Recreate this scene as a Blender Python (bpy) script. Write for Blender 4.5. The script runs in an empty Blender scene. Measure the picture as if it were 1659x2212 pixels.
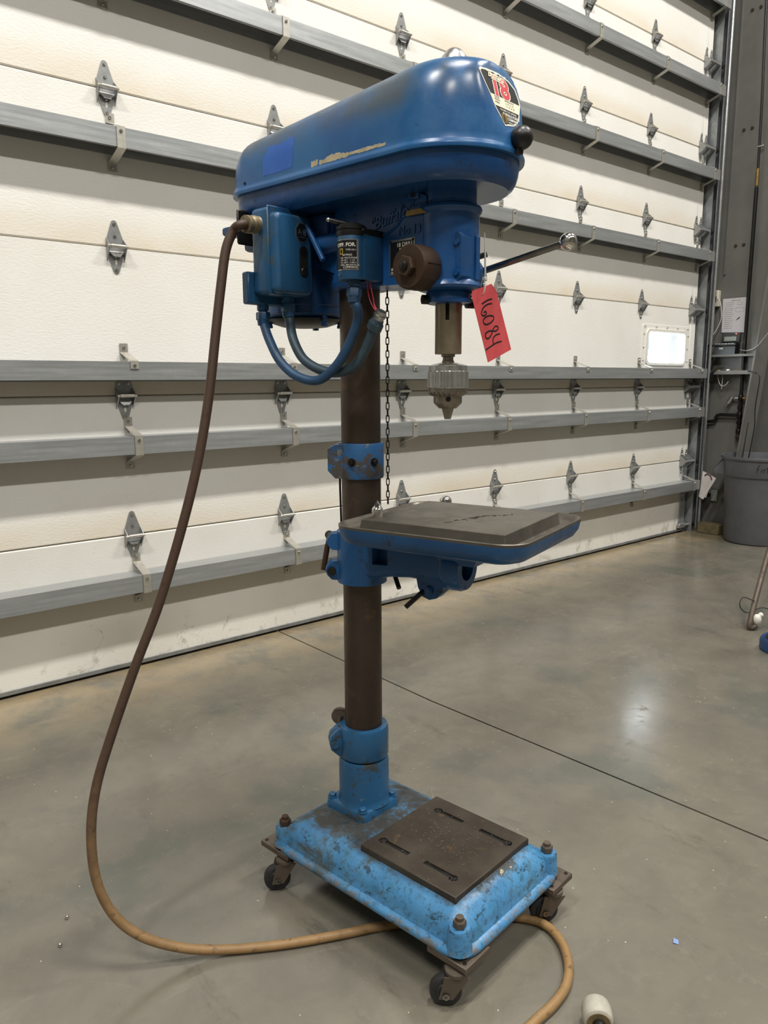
import bpy, bmesh, math, random
from mathutils import Vector, Matrix
random.seed(7)
R=math.radians
sc=bpy.context.scene
COL=sc.collection
# ---------------------------------------------------------------- camera
PITCH,ROLL,YAW=0.171058,-0.004266,0.697254
cam_d=bpy.data.cameras.new('camera'); cam=bpy.data.objects.new('camera',cam_d); COL.objects.link(cam)
fw=Vector((math.sin(YAW)*math.cos(PITCH),math.cos(YAW)*math.cos(PITCH),-math.sin(PITCH)))
rt=Vector((math.cos(YAW),-math.sin(YAW),0)); up=rt.cross(fw)
r2=rt*math.cos(ROLL)+up*math.sin(ROLL); u2=up*math.cos(ROLL)-rt*math.sin(ROLL)
CAM=Vector((0,-2.85118,1.11935))
cam.matrix_world=Matrix(((r2.x,u2.x,-fw.x,CAM.x),(r2.y,u2.y,-fw.y,CAM.y),(r2.z,u2.z,-fw.z,CAM.z),(0,0,0,1)))
cam_d.sensor_fit='HORIZONTAL'; cam_d.sensor_width=36; cam_d.lens=36*1648.43/1659; cam_d.clip_end=200
sc.camera=cam
# ---------------------------------------------------------------- world (overcast daylight outside the hall)
w=bpy.data.worlds.new('daylight'); sc.world=w; w.use_nodes=True
bg=w.node_tree.nodes['Background']; bg.inputs[0].default_value=(.86,.94,1,1); bg.inputs[1].default_value=15.0
# ---------------------------------------------------------------- high-bay lamps
def lamp(loc,sx,sy,watt,col):
    l=bpy.data.lights.new('high_bay_lamp','AREA'); l.shape='RECTANGLE'; l.size=sx; l.size_y=sy; l.energy=watt; l.color=col
    o=bpy.data.objects.new('high_bay_lamp',l); COL.objects.link(o); o.location=loc
WARM=(1,.972,.915)
for x in (-2.2,1.3,4.8): lamp((x,-2.6,6.3),1.3,.3,205,WARM)
for x in (-3,.6,4.2): lamp((x,-6.7,7.0),1.3,.35,180,WARM)
# ---------------------------------------------------------------- exposure
sc.view_settings.view_transform='Standard'; sc.view_settings.look='None'
sc.view_settings.gamma=1; sc.view_settings.use_curve_mapping=False; sc.view_settings.exposure=0.0
try:
    sc.cycles.use_denoising=True; sc.cycles.max_bounces=8; sc.cycles.diffuse_bounces=4; sc.cycles.glossy_bounces=3; sc.cycles.transmission_bounces=4
    sc.cycles.sample_clamp_indirect=4; sc.cycles.caustics_reflective=False; sc.cycles.caustics_refractive=True
except Exception: pass

# ================================================================ material helpers
def C(h):
    h=h.lstrip('#'); v=[int(h[i:i+2],16)/255 for i in (0,2,4)]
    return tuple(((c/12.92) if c<=.04045 else ((c+.055)/1.055)**2.4) for c in v)+(1,)
class NT:
    def __init__(s,name):
        s.m=bpy.data.materials.new(name); s.m.use_nodes=True; s.t=s.m.node_tree; s.p=s.t.nodes['Principled BSDF']; s._co=None
    def n(s,t,**kw):
        o=s.t.nodes.new(t)
        for k,v in kw.items(): setattr(o,k,v)
        return o
    def l(s,a,b): s.t.links.new(a,b)
    def co(s):
        if not s._co: s._co=s.n('ShaderNodeTexCoord').outputs['Object']
        return s._co
    def mapped(s,scale):
        m=s.n('ShaderNodeMapping'); s.l(s.co(),m.inputs[0]); m.inputs['Scale'].default_value=scale; return m.outputs[0]
    def noise(s,scale,detail=6,rough=.6,vec=None,dist=0):
        o=s.n('ShaderNodeTexNoise'); o.inputs['Scale'].default_value=scale; o.inputs['Detail'].default_value=detail
        o.inputs['Roughness'].default_value=rough; o.inputs['Distortion'].default_value=dist
        s.l(vec or s.co(),o.inputs['Vector']); return o.outputs['Fac']
    def ramp(s,fac,a,b,lo=0,hi=1):
        o=s.n('ShaderNodeMapRange'); o.interpolation_type='SMOOTHSTEP'
        o.inputs[1].default_value=a; o.inputs[2].default_value=b; o.inputs[3].default_value=lo; o.inputs[4].default_value=hi
        s.l(fac,o.inputs[0]); return o.outputs[0]
    def mix(s,fac,a,b):
        o=s.n('ShaderNodeMix',data_type='RGBA')
        if isinstance(fac,(int,float)): o.inputs[0].default_value=fac
        else: s.l(fac,o.inputs[0])
        for i,v in ((6,a),(7,b)):
            if isinstance(v,tuple): o.inputs[i].default_value=v
            else: s.l(v,o.inputs[i])
        return o.outputs[2]
    def math(s,op,a,b=0):
        o=s.n('ShaderNodeMath',operation=op)
        for i,v in ((0,a),(1,b)):
            if isinstance(v,(int,float)): o.inputs[i].default_value=v
            else: s.l(v,o.inputs[i])
        return o.outputs[0]
    def sep(s):
        o=s.n('ShaderNodeSeparateXYZ'); s.l(s.co(),o.inputs[0]); return o.outputs
    def bump(s,h,strength=.2,dist=.002):
        o=s.n('ShaderNodeBump'); o.inputs['Strength'].default_value=strength; o.inputs['Distance'].default_value=dist
        s.l(h,o.inputs['Height']); s.l(o.outputs[0],s.p.inputs['Normal'])
    def set(s,col=None,rough=None,metal=None,spec=None):
        for k,v in (('Base Color',col),('Roughness',rough),('Metallic',metal),('Specular IOR Level',spec)):
            if v is None: continue
            if isinstance(v,(int,float,tuple)): s.p.inputs[k].default_value=v
            else: s.l(v,s.p.inputs[k])
        return s.m
def plain(name,col,rough=.5,metal=0,var=.15,scale=20,bump=0,spec=None):
    t=NT(name); c=C(col) if isinstance(col,str) else col
    d=tuple(x*(1-var) for x in c[:3])+(1,); u=tuple(min(1,x*(1+var)) for x in c[:3])+(1,)
    n=t.noise(scale,5,.65); f=t.ramp(n,.3,.7)
    if bump: t.bump(n,bump,.002)
    return t.set(t.mix(f,d,u),rough,metal,spec)
def paint(name,c1,c2,grime,chip,grime_lo=.56,chip_lo=.66,rough=.35,gs=9,cs=11,zmask=None,bump=.25):
    t=NT(name)
    base=t.mix(t.ramp(t.noise(5,4,.5),.35,.65),C(c1),C(c2))
    g=t.noise(gs,12,.72,dist=.3)
    if zmask:   # grime settles where z is above / below a level of the thing itself
        z=t.sep()[2]; g=t.math('ADD',g,t.ramp(z,zmask[0],zmask[1],0,zmask[2]))
    gf=t.ramp(g,grime_lo,grime_lo+.09)
    col=t.mix(gf,base,C(grime))
    fine=t.ramp(t.noise(70,8,.75),.6,.68,0,.55); col=t.mix(fine,col,C(grime))
    cf=t.ramp(t.noise(cs,9,.62,dist=.6),chip_lo,chip_lo+.02); col=t.mix(cf,col,C(chip))
    r=t.math('ADD',t.math('MULTIPLY',gf,.25),t.math('ADD',rough,t.ramp(t.noise(30,4),.3,.7,-.06,.1)))
    t.bump(t.math('SUBTRACT',t.noise(40,6,.6),t.math('MULTIPLY',cf,.6)),bump,.0015)
    return t.set(col,r,0,.5)
# ---- paints and metals of the press
M={}
M['head']=paint('head_paint','#194a82','#205792','#1a2c3c','#8f8a78',.60,.78,.3,18,26,bump=.2)
def guard_mat():
    t=NT('guard_paint'); b=t.mix(t.ramp(t.noise(7,5,.55),.35,.65),C('#1f568d'),C('#2d6598'))
    z=t.sep()[2]; sm=t.math('MULTIPLY',t.ramp(z,1.545,1.59),t.ramp(z,1.66,1.615)); st=t.noise(1,7,.65,t.mapped((5,5,2)))
    b=t.mix(t.math('MULTIPLY',sm,t.ramp(st,.36,.58,0,.8)),b,C('#474c46'))
    b=t.mix(t.ramp(t.noise(9,10,.7,dist=.4),.60,.70,0,.45),b,C('#3f6c8c')); b=t.mix(t.ramp(t.noise(60,8,.75),.62,.68,0,.5),b,C('#16304e'))
    b=t.mix(t.ramp(t.noise(1,5,.6,t.mapped((90,30,8))),.70,.74,0,.4),b,C('#8fa4b0'))
    t.bump(t.noise(40,5),.06,.001); return t.set(b,t.ramp(t.noise(14,6),.3,.7,.24,.42),0,.5)
M['guard']=guard_mat()
def base_mat():
    t=NT('base_paint'); b=t.mix(t.ramp(t.noise(6,6,.6),.35,.65),C('#38709c'),C('#4c88b5')); z=t.sep()[2]; x=t.sep()[0]
    b=t.mix(t.ramp(t.noise(16,9,.7,dist=.5),.52,.66,0,.7),b,C('#37708f'))
    g=t.math('ADD',t.noise(13,12,.76,dist=.5),t.math('ADD',t.ramp(z,.149,.166,0,.085),t.ramp(x,.20,.02,0,.075)))
    gf=t.ramp(g,.585,.65); b=t.mix(gf,b,C('#453a31')); b=t.mix(t.ramp(g,.53,.61,0,.5),b,C('#4a6570'))
    b=t.mix(t.ramp(t.noise(75,10,.8),.50,.62,0,.65),b,C('#34464f')); b=t.mix(t.math('MULTIPLY',t.ramp(z,.153,.162),t.ramp(t.noise(26,8,.75),.36,.56,0,.85)),b,C('#38342e'))
    ck=t.noise(1,6,.7,t.mapped((30,30,60))); b=t.mix(t.ramp(ck,.59,.63,0,.8),b,C('#27353c'))
    b=t.mix(t.ramp(t.noise(13,9,.62,dist=.6),.675,.69),b,C('#b0a589'))
    e=t.math('MULTIPLY',t.ramp(z,.107,.101),t.ramp(t.noise(30,8,.7),.47,.6,0,.85)); b=t.mix(e,b,C('#6b6254'))
    t.bump(t.math('SUBTRACT',t.noise(45,8,.7),t.math('MULTIPLY',gf,.5)),.45,.0015)
    return t.set(b,t.math('ADD',t.math('MULTIPLY',gf,.25),t.ramp(t.noise(30,6),.3,.7,.22,.42)),0,.5)
M['base']=base_mat()
M['sock']=paint('socket_paint','#24557c','#2d648f','#373d3a','#8c8474',.53,.66,.3,20,26)
M['tabp']=paint('table_paint','#184a7c','#1e568a','#272b2d','#8a8578',.58,.74,.36,22,30)
M['motor']=paint('motor_paint','#123a68','#174577','#16202a','#55504a',.64,.85,.4,7,10)
M['starter']=paint('starter_paint','#1f4d75','#27587f','#45504c','#857f70',.58,.80,.36,15,22,bump=.15)
M['chip']=plain('bare_primer','#b3a88c',.6,0,.2,60)
def iron(name,c1,c2,c3,rough=.45,metal=.6,sc1=8,sc2=30):
    t=NT(name); a=t.mix(t.ramp(t.noise(sc1,8,.65),.35,.68),C(c1),C(c2))
    a=t.mix(t.ramp(t.noise(sc2,8,.7,dist=.4),.58,.74),a,C(c3)); t.bump(t.noise(sc2*3,5),.12,.001)
    return t.set(a,t.ramp(t.noise(sc2,5),.3,.7,rough-.08,rough+.12),metal)
M['col']=iron('column_steel','#4a4038','#5b5047','#7a6048',.4,.75,4,14)
M['plate']=iron('foot_plate_iron','#453d34','#5a5147','#75593a',.5,.5,9,22)
M['tabtop']=iron('table_top_iron','#5d5850','#6a655c','#4a423a',.42,.6,6,26)
M['skid']=iron('skid_steel','#5e544a','#6b6055','#4a3a30',.55,.5)
M['quill']=iron('quill_steel','#978a74','#a89b86','#5e5445',.36,.8,10,30)
M['chuck']=iron('chuck_steel','#c8c7c3','#d8d7d3','#9d988f',.24,.9,10,30)
M['chuckdark']=iron('chuck_dark_steel','#91897d','#a09a8e','#6a6258',.3,.85,12,40)
M['rust']=iron('rusty_iron','#3f2f24','#4a382a','#2f2620',.6,.4,10,24)
M['black']=plain('black_plastic','#151515',.38,0,.2,20)
M['rubber']=plain('caster_rubber','#222122',.6,0,.25,40)
M['darksteel']=plain('dark_steel','#2b2a28',.42,.6,.25,30)
M['chrome']=plain('polished_steel','#d2cfc8',.16,1,.1,30)
M['rod']=plain('rod_steel','#8a8680',.25,1,.25,30)
M['silver']=plain('aluminium','#b9b8b4',.3,.9,.1,30)
M['brass']=plain('brass_plate','#8d7444',.45,.7,.25,60)
M['void']=plain('dark_slot','#0b0a09',.8,0,.1)
M['grease']=plain('black_grease','#12100e',.55,0,.4,200,.6)
M['red_wire']=plain('red_wire','#d0485a',.4,0,.05)
M['conduit']=plain('conduit_paint','#25486a',.5,0,.25,14)
M['conduit2']=plain('conduit_grey_blue','#3d525f',.5,0,.25,14)
M['white']=plain('white_print','#e6e3da',.5,0,.03)
M['cream']=plain('cream_print','#eee6cc',.5,0,.06,90)
M['redp']=plain('red_print','#d23a4c',.45,0,.05)
M['blackp']=plain('black_print','#19181a',.35,0,.25,40)
M['yellow']=plain('yellow_print','#c9b02c',.5,0,.05)
M['platebl']=plain('nameplate_black','#17181a',.4,.2,.2,60)
M['grey_print']=plain('grey_print','#8f8b80',.6,0,.05)
# ---- hall
def door_mat():
    t=NT('door_skin'); z=t.sep()[2]
    n=t.noise(1,5,.55,t.mapped((60,60,150)))
    c=t.mix(t.ramp(t.noise(2.2,4),.3,.7),C('#e9e6df'),C('#efede7'))
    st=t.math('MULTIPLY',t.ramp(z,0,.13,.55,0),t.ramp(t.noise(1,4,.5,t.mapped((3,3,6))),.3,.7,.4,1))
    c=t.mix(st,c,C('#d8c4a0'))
    c=t.mix(t.ramp(t.noise(16,9,.75,dist=1.5),.70,.74,0,.35),c,C('#8a857a'))
    t.bump(n,.6,.0016); return t.set(c,.5,0,.3)
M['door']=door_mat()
def door_low():
    t=NT('door_skin_lowest'); n=t.noise(1,5,.55,t.mapped((60,60,150)))
    c=t.mix(t.ramp(t.noise(2.2,4),.3,.7),C('#e3e0d8'),C('#ebe9e2'))
    z=t.sep()[2]; g=t.math('ADD',t.noise(9,10,.75,dist=1.2),t.ramp(z,.0,.25,.09,0))
    c=t.mix(t.ramp(g,.62,.72,0,.45),c,C('#8b8472')); t.bump(n,.35,.0012); return t.set(c,.5,0,.3)
M['doorlow']=door_low()
def galv():
    t=NT('galvanised_steel'); v=t.n('ShaderNodeTexVoronoi'); v.inputs['Scale'].default_value=55; t.l(t.co(),v.inputs['Vector'])
    sp=t.ramp(v.outputs['Color'],0,1); st=t.noise(1,6,.6,t.mapped((3,40,60)))
    c=t.mix(t.ramp(st,.25,.75),C('#a9acad'),C('#bcbebe')); c=t.mix(t.math('MULTIPLY',sp,.35),c,C('#a9adb0'))
    return t.set(c,t.ramp(st,.3,.7,.36,.46),.65)
M['galv']=galv()
M['dust']=plain('dusty_top','#b9ac93',.8,0,.25,12)
M['hinge']=plain('hinge_steel','#9b9c9b',.4,.5,.15,30)
M['screw']=plain('screw_steel','#c8c8c4',.25,1,.1)
M['strap']=plain('strap_steel','#c4c0b6',.42,.7,.08,30)
M['seal']=plain('rubber_seal','#3a3732',.8,0,.2,30)
M['track']=plain('track_steel','#8f9294',.35,.5,.2,14)
M['tube']=plain('track_lip','#c4c5c4',.28,.8,.1)
M['colpaint']=plain('column_paint','#6c6b67',.5,0,.1,5)
M['wallgrey']=plain('wall_liner','#6a6a67',.6,0,.1,4)
M['wallwhite']=plain('wall_board','#75736d',.7,0,.06,2)
M['ceil']=plain('ceiling_board','#7d7c78',.8,0,.05,2)
def floor_mat():
    t=NT('polished_concrete')
    a=t.noise(1.3,8,.6); b=t.noise(6,10,.68,dist=.5)
    c=t.mix(t.ramp(a,.3,.7),C('#6e6a60'),C('#7a7467')); c=t.mix(t.ramp(b,.35,.7,0,.6),c,C('#625f57'))
    c=t.mix(t.ramp(t.noise(2.1,6,.6),.52,.66,0,.6),c,C('#585c55'))
    y=t.sep()[1]; c=t.mix(t.math('MULTIPLY',t.ramp(y,-.55,-.02,0,.8),t.ramp(t.noise(5,7,.7),.3,.62)),c,C('#a08d6c'))
    st=t.noise(1,7,.7,t.mapped((1.6,9,1))); c=t.mix(t.ramp(st,.58,.72,0,.5),c,C('#8d8576')); s2=t.noise(1,8,.75,t.mapped((7,2.2,1))); c=t.mix(t.ramp(s2,.57,.70,0,.55),c,C('#4e4b44'))
    sp=t.noise(190,3,.6); c=t.mix(t.ramp(sp,.73,.76,0,.7),c,C('#c9c4b8')); c=t.mix(t.ramp(t.noise(150,3,.6),.72,.75,0,.6),c,C('#3a362f'))
    cr=t.noise(1.1,3,.5,dist=.5); e=t.math('ABSOLUTE',t.math('SUBTRACT',cr,.5)); c=t.mix(t.math('MULTIPLY',t.ramp(e,.0,.0007,.3,0),t.ramp(t.noise(1.7,3),.52,.62)),c,C('#a39a88'))
    r=t.ramp(t.noise(3.5,8,.65),.3,.7,.16,.25); r=t.math('ADD',r,t.ramp(t.noise(24,6,.7),.52,.72,0,.22))
    t.bump(t.noise(60,6,.7),.05,.001); return t.set(c,r,0,.9)
M['floor']=floor_mat()
M['joint']=plain('joint_dirt','#2b2721',.9,0,.3,30)
M['wood']=plain('weathered_wood','#6e6248',.85,0,.3,14,.3)
M['board']=plain('dark_board','#37322b',.7,0,.2,10)
M['pipe']=plain('black_pipe','#1c1b19',.4,.4,.3,20)
M['can']=plain('grey_plastic','#55565a',.5,0,.1,9)
M['paper']=plain('paper','#cfcbd0',.6,0,.03)
M['card']=plain('white_card','#e4dfdc',.55,0,.04)
M['purple']=plain('maroon_print','#6b4a55',.6,0,.1)
M['ivory']=plain('ivory_plastic','#cfcab8',.45,0,.05)
M['whitecable']=plain('white_cable','#c9c8c0',.5,0,.05)
M['tag']=plain('red_card','#e0575b',.6,0,.06,30)
M['ink']=plain('marker_ink','#1c0c12',.9,0,.1)
M['tie']=plain('nylon_tie','#dedcd2',.4,0,.05)
M['plug']=plain('plug_plastic','#a8a497',.5,0,.15,25)
M['plugface']=plain('plug_brass_face','#7d6f50',.5,.3,.25,25)
def cord_mat():
    t=NT('cord_jacket'); z=t.sep()[2]
    n=t.noise(28,8,.7); k=t.ramp(t.math('ADD',z,t.math('MULTIPLY',n,.5)),.12,.75)
    c=t.mix(k,C('#97784f'),C('#4a382d')); c=t.mix(t.ramp(t.noise(60,6,.7),.56,.66,0,.55),c,C('#33281f'))
    t.bump(n,.2,.001); return t.set(c,.5,0,.4)
M['cord']=cord_mat()
M['scrap']=plain('blue_scrap','#7d94c8',.5,0,.1)
def glass():
    t=NT('window_acrylic'); tr=t.n('ShaderNodeBsdfTransparent'); gl=t.n('ShaderNodeBsdfGlossy'); gl.inputs['Roughness'].default_value=.03; mx=t.n('ShaderNodeMixShader')
    mx.inputs[0].default_value=.08; t.l(tr.outputs[0],mx.inputs[1]); t.l(gl.outputs[0],mx.inputs[2])
    t.l(mx.outputs[0],t.t.nodes['Material Output'].inputs['Surface']); return t.m
M['glass']=glass()
M['leaf']=plain('leaves','#7fae5e',.6,0,.3,9)
M['bark']=plain('bark','#4a3b2c',.8)
M['vehbody']=plain('vehicle_paint','#6d86ad',.35,0,.1)
M['vehdark']=plain('vehicle_dark','#2c3440',.5)
M['asphalt']=plain('asphalt','#77787a',.9,0,.15,6)
M['siding']=plain('white_siding','#f0f0ee',.6,0,.03)
M['lcd']=plain('lcd_grey','#8d9389',.35,0,.05)
M['kbody']=plain('device_grey','#3d3e3d',.5,0,.1)
lt=NT('indicator_red'); lt.p.inputs['Emission Color'].default_value=(1,.15,.1,1); lt.p.inputs['Emission Strength'].default_value=3; M['led']=lt.set((.8,.1,.1,1))

# ================================================================ mesh helpers
class G:
    def __init__(s): s.b=bmesh.new()
    def _x(s,vs,mx):
        if mx is not None: bmesh.ops.transform(s.b,matrix=mx,verts=vs)
    def box(s,x0,x1,y0,y1,z0,z1,bev=0,seg=2,mx=None):
        r=bmesh.ops.create_cube(s.b,size=1); vs=r['verts']
        bmesh.ops.transform(s.b,matrix=Matrix.Translation(((x0+x1)/2,(y0+y1)/2,(z0+z1)/2))@Matrix.Diagonal((abs(x1-x0),abs(y1-y0),abs(z1-z0),1)),verts=vs)
        if bev:
            es=list({e for v in vs for e in v.link_edges})
            o=bmesh.ops.bevel(s.b,geom=es,offset=bev,segments=seg,profile=.5,affect='EDGES',clamp_overlap=True); vs=list({v for f in o['faces'] for v in f.verts}|set(v for v in vs if v.is_valid))
            isl=set(vs); st=list(vs)
            while st:
                v=st.pop()
                for e in v.link_edges:
                    u=e.other_vert(v)
                    if u not in isl: isl.add(u); st.append(u)
            vs=list(isl)
        s._x(vs,mx); return s
    def cyl(s,p0,p1,r0,r1=None,seg=20,caps=True):
        r1=r0 if r1 is None else r1; return s.lathe([(r0,0),(r1,1)],p0,p1,seg,caps)
    def lathe(s,prof,p0,p1,seg=24,caps=True,ru=None):
        p0=Vector(p0);p1=Vector(p1); a=(p1-p0); L=a.length; z=a.normalized()
        x=z.orthogonal().normalized() if ru is None else Vector(ru).normalized(); y=z.cross(x); rings=[]
        for r,h in prof:
            c=p0+a*h
            if r<1e-6: rings.append([s.b.verts.new(c)])
            else: rings.append([s.b.verts.new(c+(x*math.cos(2*math.pi*i/seg)+y*math.sin(2*math.pi*i/seg))*r) for i in range(seg)])
        for A,B in zip(rings,rings[1:]): s._bridge(A,B)
        if caps:
            if len(rings[0])>1: s.b.faces.new(rings[0][::-1])
            if len(rings[-1])>1: s.b.faces.new(rings[-1])
        return s
    def _bridge(s,A,B):
        n=max(len(A),len(B))
        for i in range(n):
            j=(i+1)%n
            if len(A)==1 and len(B)==1: return
            if len(A)==1: s.b.faces.new((A[0],B[j],B[i])[::-1])
            elif len(B)==1: s.b.faces.new((A[i],A[j],B[0]))
            else: s.b.faces.new((A[i],A[j],B[j],B[i]))
    def rings(s,rs,cap0=True,cap1=True):
        V=[[s.b.verts.new(p) for p in r] for r in rs]
        for A,B in zip(V,V[1:]): s._bridge(A,B)
        if cap0 and len(V[0])>2: s.b.faces.new(V[0][::-1])
        if cap1 and len(V[-1])>2: s.b.faces.new(V[-1])
        return s
    def prism(s,poly,o,X,Y,d0,d1):
        o=Vector(o);X=Vector(X);Y=Vector(Y);Z=X.cross(Y)
        ar=sum(poly[i][0]*poly[(i+1)%len(poly)][1]-poly[(i+1)%len(poly)][0]*poly[i][1] for i in range(len(poly)))
        if ar<0: poly=poly[::-1]
        return s.rings([[o+X*u+Y*v+Z*d for u,v in poly] for d in (d0,d1)])
    def tube(s,pts,r,seg=10,caps=True,closed=False):
        pts=[Vector(p) for p in pts]; n=len(pts); rs=[]; prev=None
        for i,p in enumerate(pts):
            if closed: t=(pts[(i+1)%n]-pts[i-1]).normalized()
            else: t=(pts[min(i+1,n-1)]-pts[max(i-1,0)]).normalized()
            if prev is None: x=t.orthogonal().normalized()
            else: x=(prev-t*prev.dot(t)).normalized()
            prev=x; y=t.cross(x); rr=r[i] if isinstance(r,(list,tuple)) else r
            rs.append([p+(x*math.cos(2*math.pi*k/seg)+y*math.sin(2*math.pi*k/seg))*rr for k in range(seg)])
        if closed:
            V=[[s.b.verts.new(q) for q in ring] for ring in rs]
            for i in range(n): s._bridge(V[i],V[(i+1)%n])
            return s
        return s.rings(rs,caps,caps)
    def ball(s,c,r,u=20,v=12,sc=(1,1,1)):
        o=bmesh.ops.create_uvsphere(s.b,u_segments=u,v_segments=v,radius=r)
        bmesh.ops.transform(s.b,matrix=Matrix.Translation(c)@Matrix.Diagonal((*sc,1)),verts=o['verts']); return s
    def hexnut(s,c,ax,r,h,bore=0):
        ax=Vector(ax).normalized(); c=Vector(c); s.lathe([(r*.93,0),(r,.12),(r,.86),(r*.9,1)],c,c+ax*h,6); return s
    def mesh(s,name,m,ang=38):
        bmesh.ops.recalc_face_normals(s.b,faces=s.b.faces)
        me=bpy.data.meshes.new(name); s.b.to_mesh(me); s.b.free()
        for mm in (m if isinstance(m,(list,tuple)) else [m]): me.materials.append(M[mm] if isinstance(mm,str) else mm)
        if ang:
            me.polygons.foreach_set('use_smooth',[True]*len(me.polygons)); me.set_sharp_from_angle(angle=R(ang))
        return me
def link(name,data,parent=None,loc=None,rot=None):
    o=bpy.data.objects.new(name,data); COL.objects.link(o)
    if parent is not None: o.parent=parent
    if loc is not None: o.location=loc
    if rot is not None: o.rotation_euler=rot
    return o
def ob(name,g,m,parent=None,loc=None,rot=None,ang=38,label=None):
    o=link(name,g.mesh(name,m,ang),parent,loc,rot)
    if label: o['label']=label
    return o
def tag(o,label,cat,group=None):
    o['label']=label; o['category']=cat
    if group: o['group']=group
    return o
def st(o): o['kind']='structure'; return o
def root(name,loc=(0,0,0),rz=0): return link(name,None,None,loc,(0,0,rz))
def rrect(hx,hy,r,cx=0,cy=0,n=6):
    p=[]
    for sx,sy,a0 in ((1,1,0),(-1,1,90),(-1,-1,180),(1,-1,270)):
        for i in range(n+1):
            a=R(a0+90*i/n); p.append((cx+sx*(hx-r)+r*math.cos(a),cy+sy*(hy-r)+r*math.sin(a)))
    return p
def spline(P,n=8):
    P=[Vector(p) for p in P]; out=[]
    for i in range(len(P)-1):
        a=P[max(i-1,0)];b=P[i];c=P[i+1];d=P[min(i+2,len(P)-1)]
        for k in range(n):
            t=k/n; out.append(.5*((2*b)+(c-a)*t+(2*a-5*b+4*c-d)*t*t+(3*b-a-3*c+d)*t**3))
    return out+[P[-1]]
def text(name,s,size,o,X,Y,m,parent,depth=.0004,shear=0,align='LEFT',sx=1,bold=0):
    cu=bpy.data.curves.new('t','FONT'); cu.body=s; cu.size=size; cu.extrude=depth; cu.shear=shear; cu.align_x=align; cu.offset=bold; cu.resolution_u=3
    t=bpy.data.objects.new('t',cu); COL.objects.link(t)
    me=bpy.data.meshes.new_from_object(t.evaluated_get(bpy.context.evaluated_depsgraph_get()))
    bpy.data.objects.remove(t); bpy.data.curves.remove(cu); me.name=name
    X=Vector(X).normalized();Y=Vector(Y).normalized();Z=X.cross(Y)
    me.transform(Matrix(((X.x*sx,Y.x,Z.x,o[0]),(X.y*sx,Y.y,Z.y,o[1]),(X.z*sx,Y.z,Z.z,o[2]),(0,0,0,1))))
    me.materials.clear(); me.materials.append(M[m]); return link(name,me,parent)
def boolean(o,cutters):
    for c in cutters:
        c.parent=o.parent; c.rotation_euler=o.rotation_euler; c.location=o.location
        md=o.modifiers.new('b','BOOLEAN'); md.operation='DIFFERENCE'; md.object=c; md.solver='EXACT'; md.use_self=True
    dg=bpy.context.evaluated_depsgraph_get(); me=bpy.data.meshes.new_from_object(o.evaluated_get(dg))
    o.modifiers.clear(); old=o.data; o.data=me; me.name=old.name
    me.polygons.foreach_set('use_smooth',[True]*len(me.polygons)); me.set_sharp_from_angle(angle=R(38))
    for c in cutters: bpy.data.objects.remove(c)
def cutter(g): return link('cutter',g.mesh('cutter','void',0))

# ================================================================ THE HALL
S=.5334                       # height of one door section
XR=5.29                       # right edge of the door
# floor: two poured slabs with a control joint between them
JX=((-.0,1.797),(-12,1.797))
fl=root('floor'); st(fl)
JW=.0035
def jx(y): return 1.762 if y>-1 else 1.762+(-1-y)*.05
ys=[.06,-1,-2.2,-12]
g=G(); g.rings([[ (-5,y,0),(jx(y)-JW,y,0),(jx(y)-JW,y,-.1),(-5,y,-.1)] for y in ys]); ob('slab',g,'floor',fl,ang=0)
g=G(); g.rings([[ (jx(y)+JW,y,0),(6.3,y,0),(6.3,y,-.1),(jx(y)+JW,y,-.1)] for y in ys]); ob('slab',g,'floor',fl,ang=0)
g=G(); g.rings([[ (jx(y)-JW,y,-.008),(jx(y)+JW,y,-.008),(jx(y)+JW,y,-.1),(jx(y)-JW,y,-.1)] for y in ys]); ob('joint_filler',g,'joint',fl,ang=0)
st(ob('ceiling',G().box(-5.1,6.4,-12.1,.2,7.5,7.6),'ceil',ang=0))
st(ob('wall_left',G().box(-5.1,-5,-12.1,.1,-.1,7.5),'wallwhite',ang=0))
st(ob('wall_back',G().box(-5,6.3,-12.1,-12,-.1,7.5),'wallwhite',ang=0))
st(ob('wall_right',G().box(6.2,6.3,-12,.2,-.1,7.5),'wallgrey',ang=0))
g=G(); g.box(-5,6.2,.06,.2,8*S+.01,7.5); g.box(XR+.012,6.2,.06,.2,-.1,8*S+.01); g.box(-5,-1.3,.06,.2,-.1,8*S+.01)
st(ob('wall_front',g,'wallgrey',ang=0))
# ---------------- sectional door
door=root('door_1'); st(door)
XL=-1.3; T=.05
WX0,WX1,WZ0,WZ1=4.655,5.160,1.213,1.446
SX=5.222
for k in range(8):
    z0=k*S; gp=.0016
    h=S-2*gp
    g=G()
    if k!=2: g.box(XL,SX-.001,0,T,0,h,.004,1); g.box(XL,SX-.001,.018,.04,h-.004,h+.006)
    else:
        a=WZ0-z0-gp;b=WZ1-z0-gp
        g.box(XL,WX0,0,T,0,h); g.box(WX1,SX-.001,0,T,0,h); g.box(WX0,WX1,0,T,0,a); g.box(WX0,WX1,0,T,b,h); g.box(XL,SX-.001,.018,.04,h-.004,h+.006)
    if k==0: g=G().box(XL,SX-.001,0,T,.012,h,.004,1).box(XL,SX-.001,.018,.04,h-.004,h+.006)
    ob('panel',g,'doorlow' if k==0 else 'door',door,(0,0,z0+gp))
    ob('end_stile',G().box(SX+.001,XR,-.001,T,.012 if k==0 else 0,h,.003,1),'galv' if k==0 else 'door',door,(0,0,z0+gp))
g=G(); g.tube([(XL,.012,.009),(XR+.01,.012,.009)],.009,8); g.box(XL,XR,-.004,.04,.011,.018); ob('bottom_seal',g,'seal',door)
ob('bottom_rail',G().box(XL,XR-.01,-.008,-.001,.012,.026),'track',door)
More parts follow.
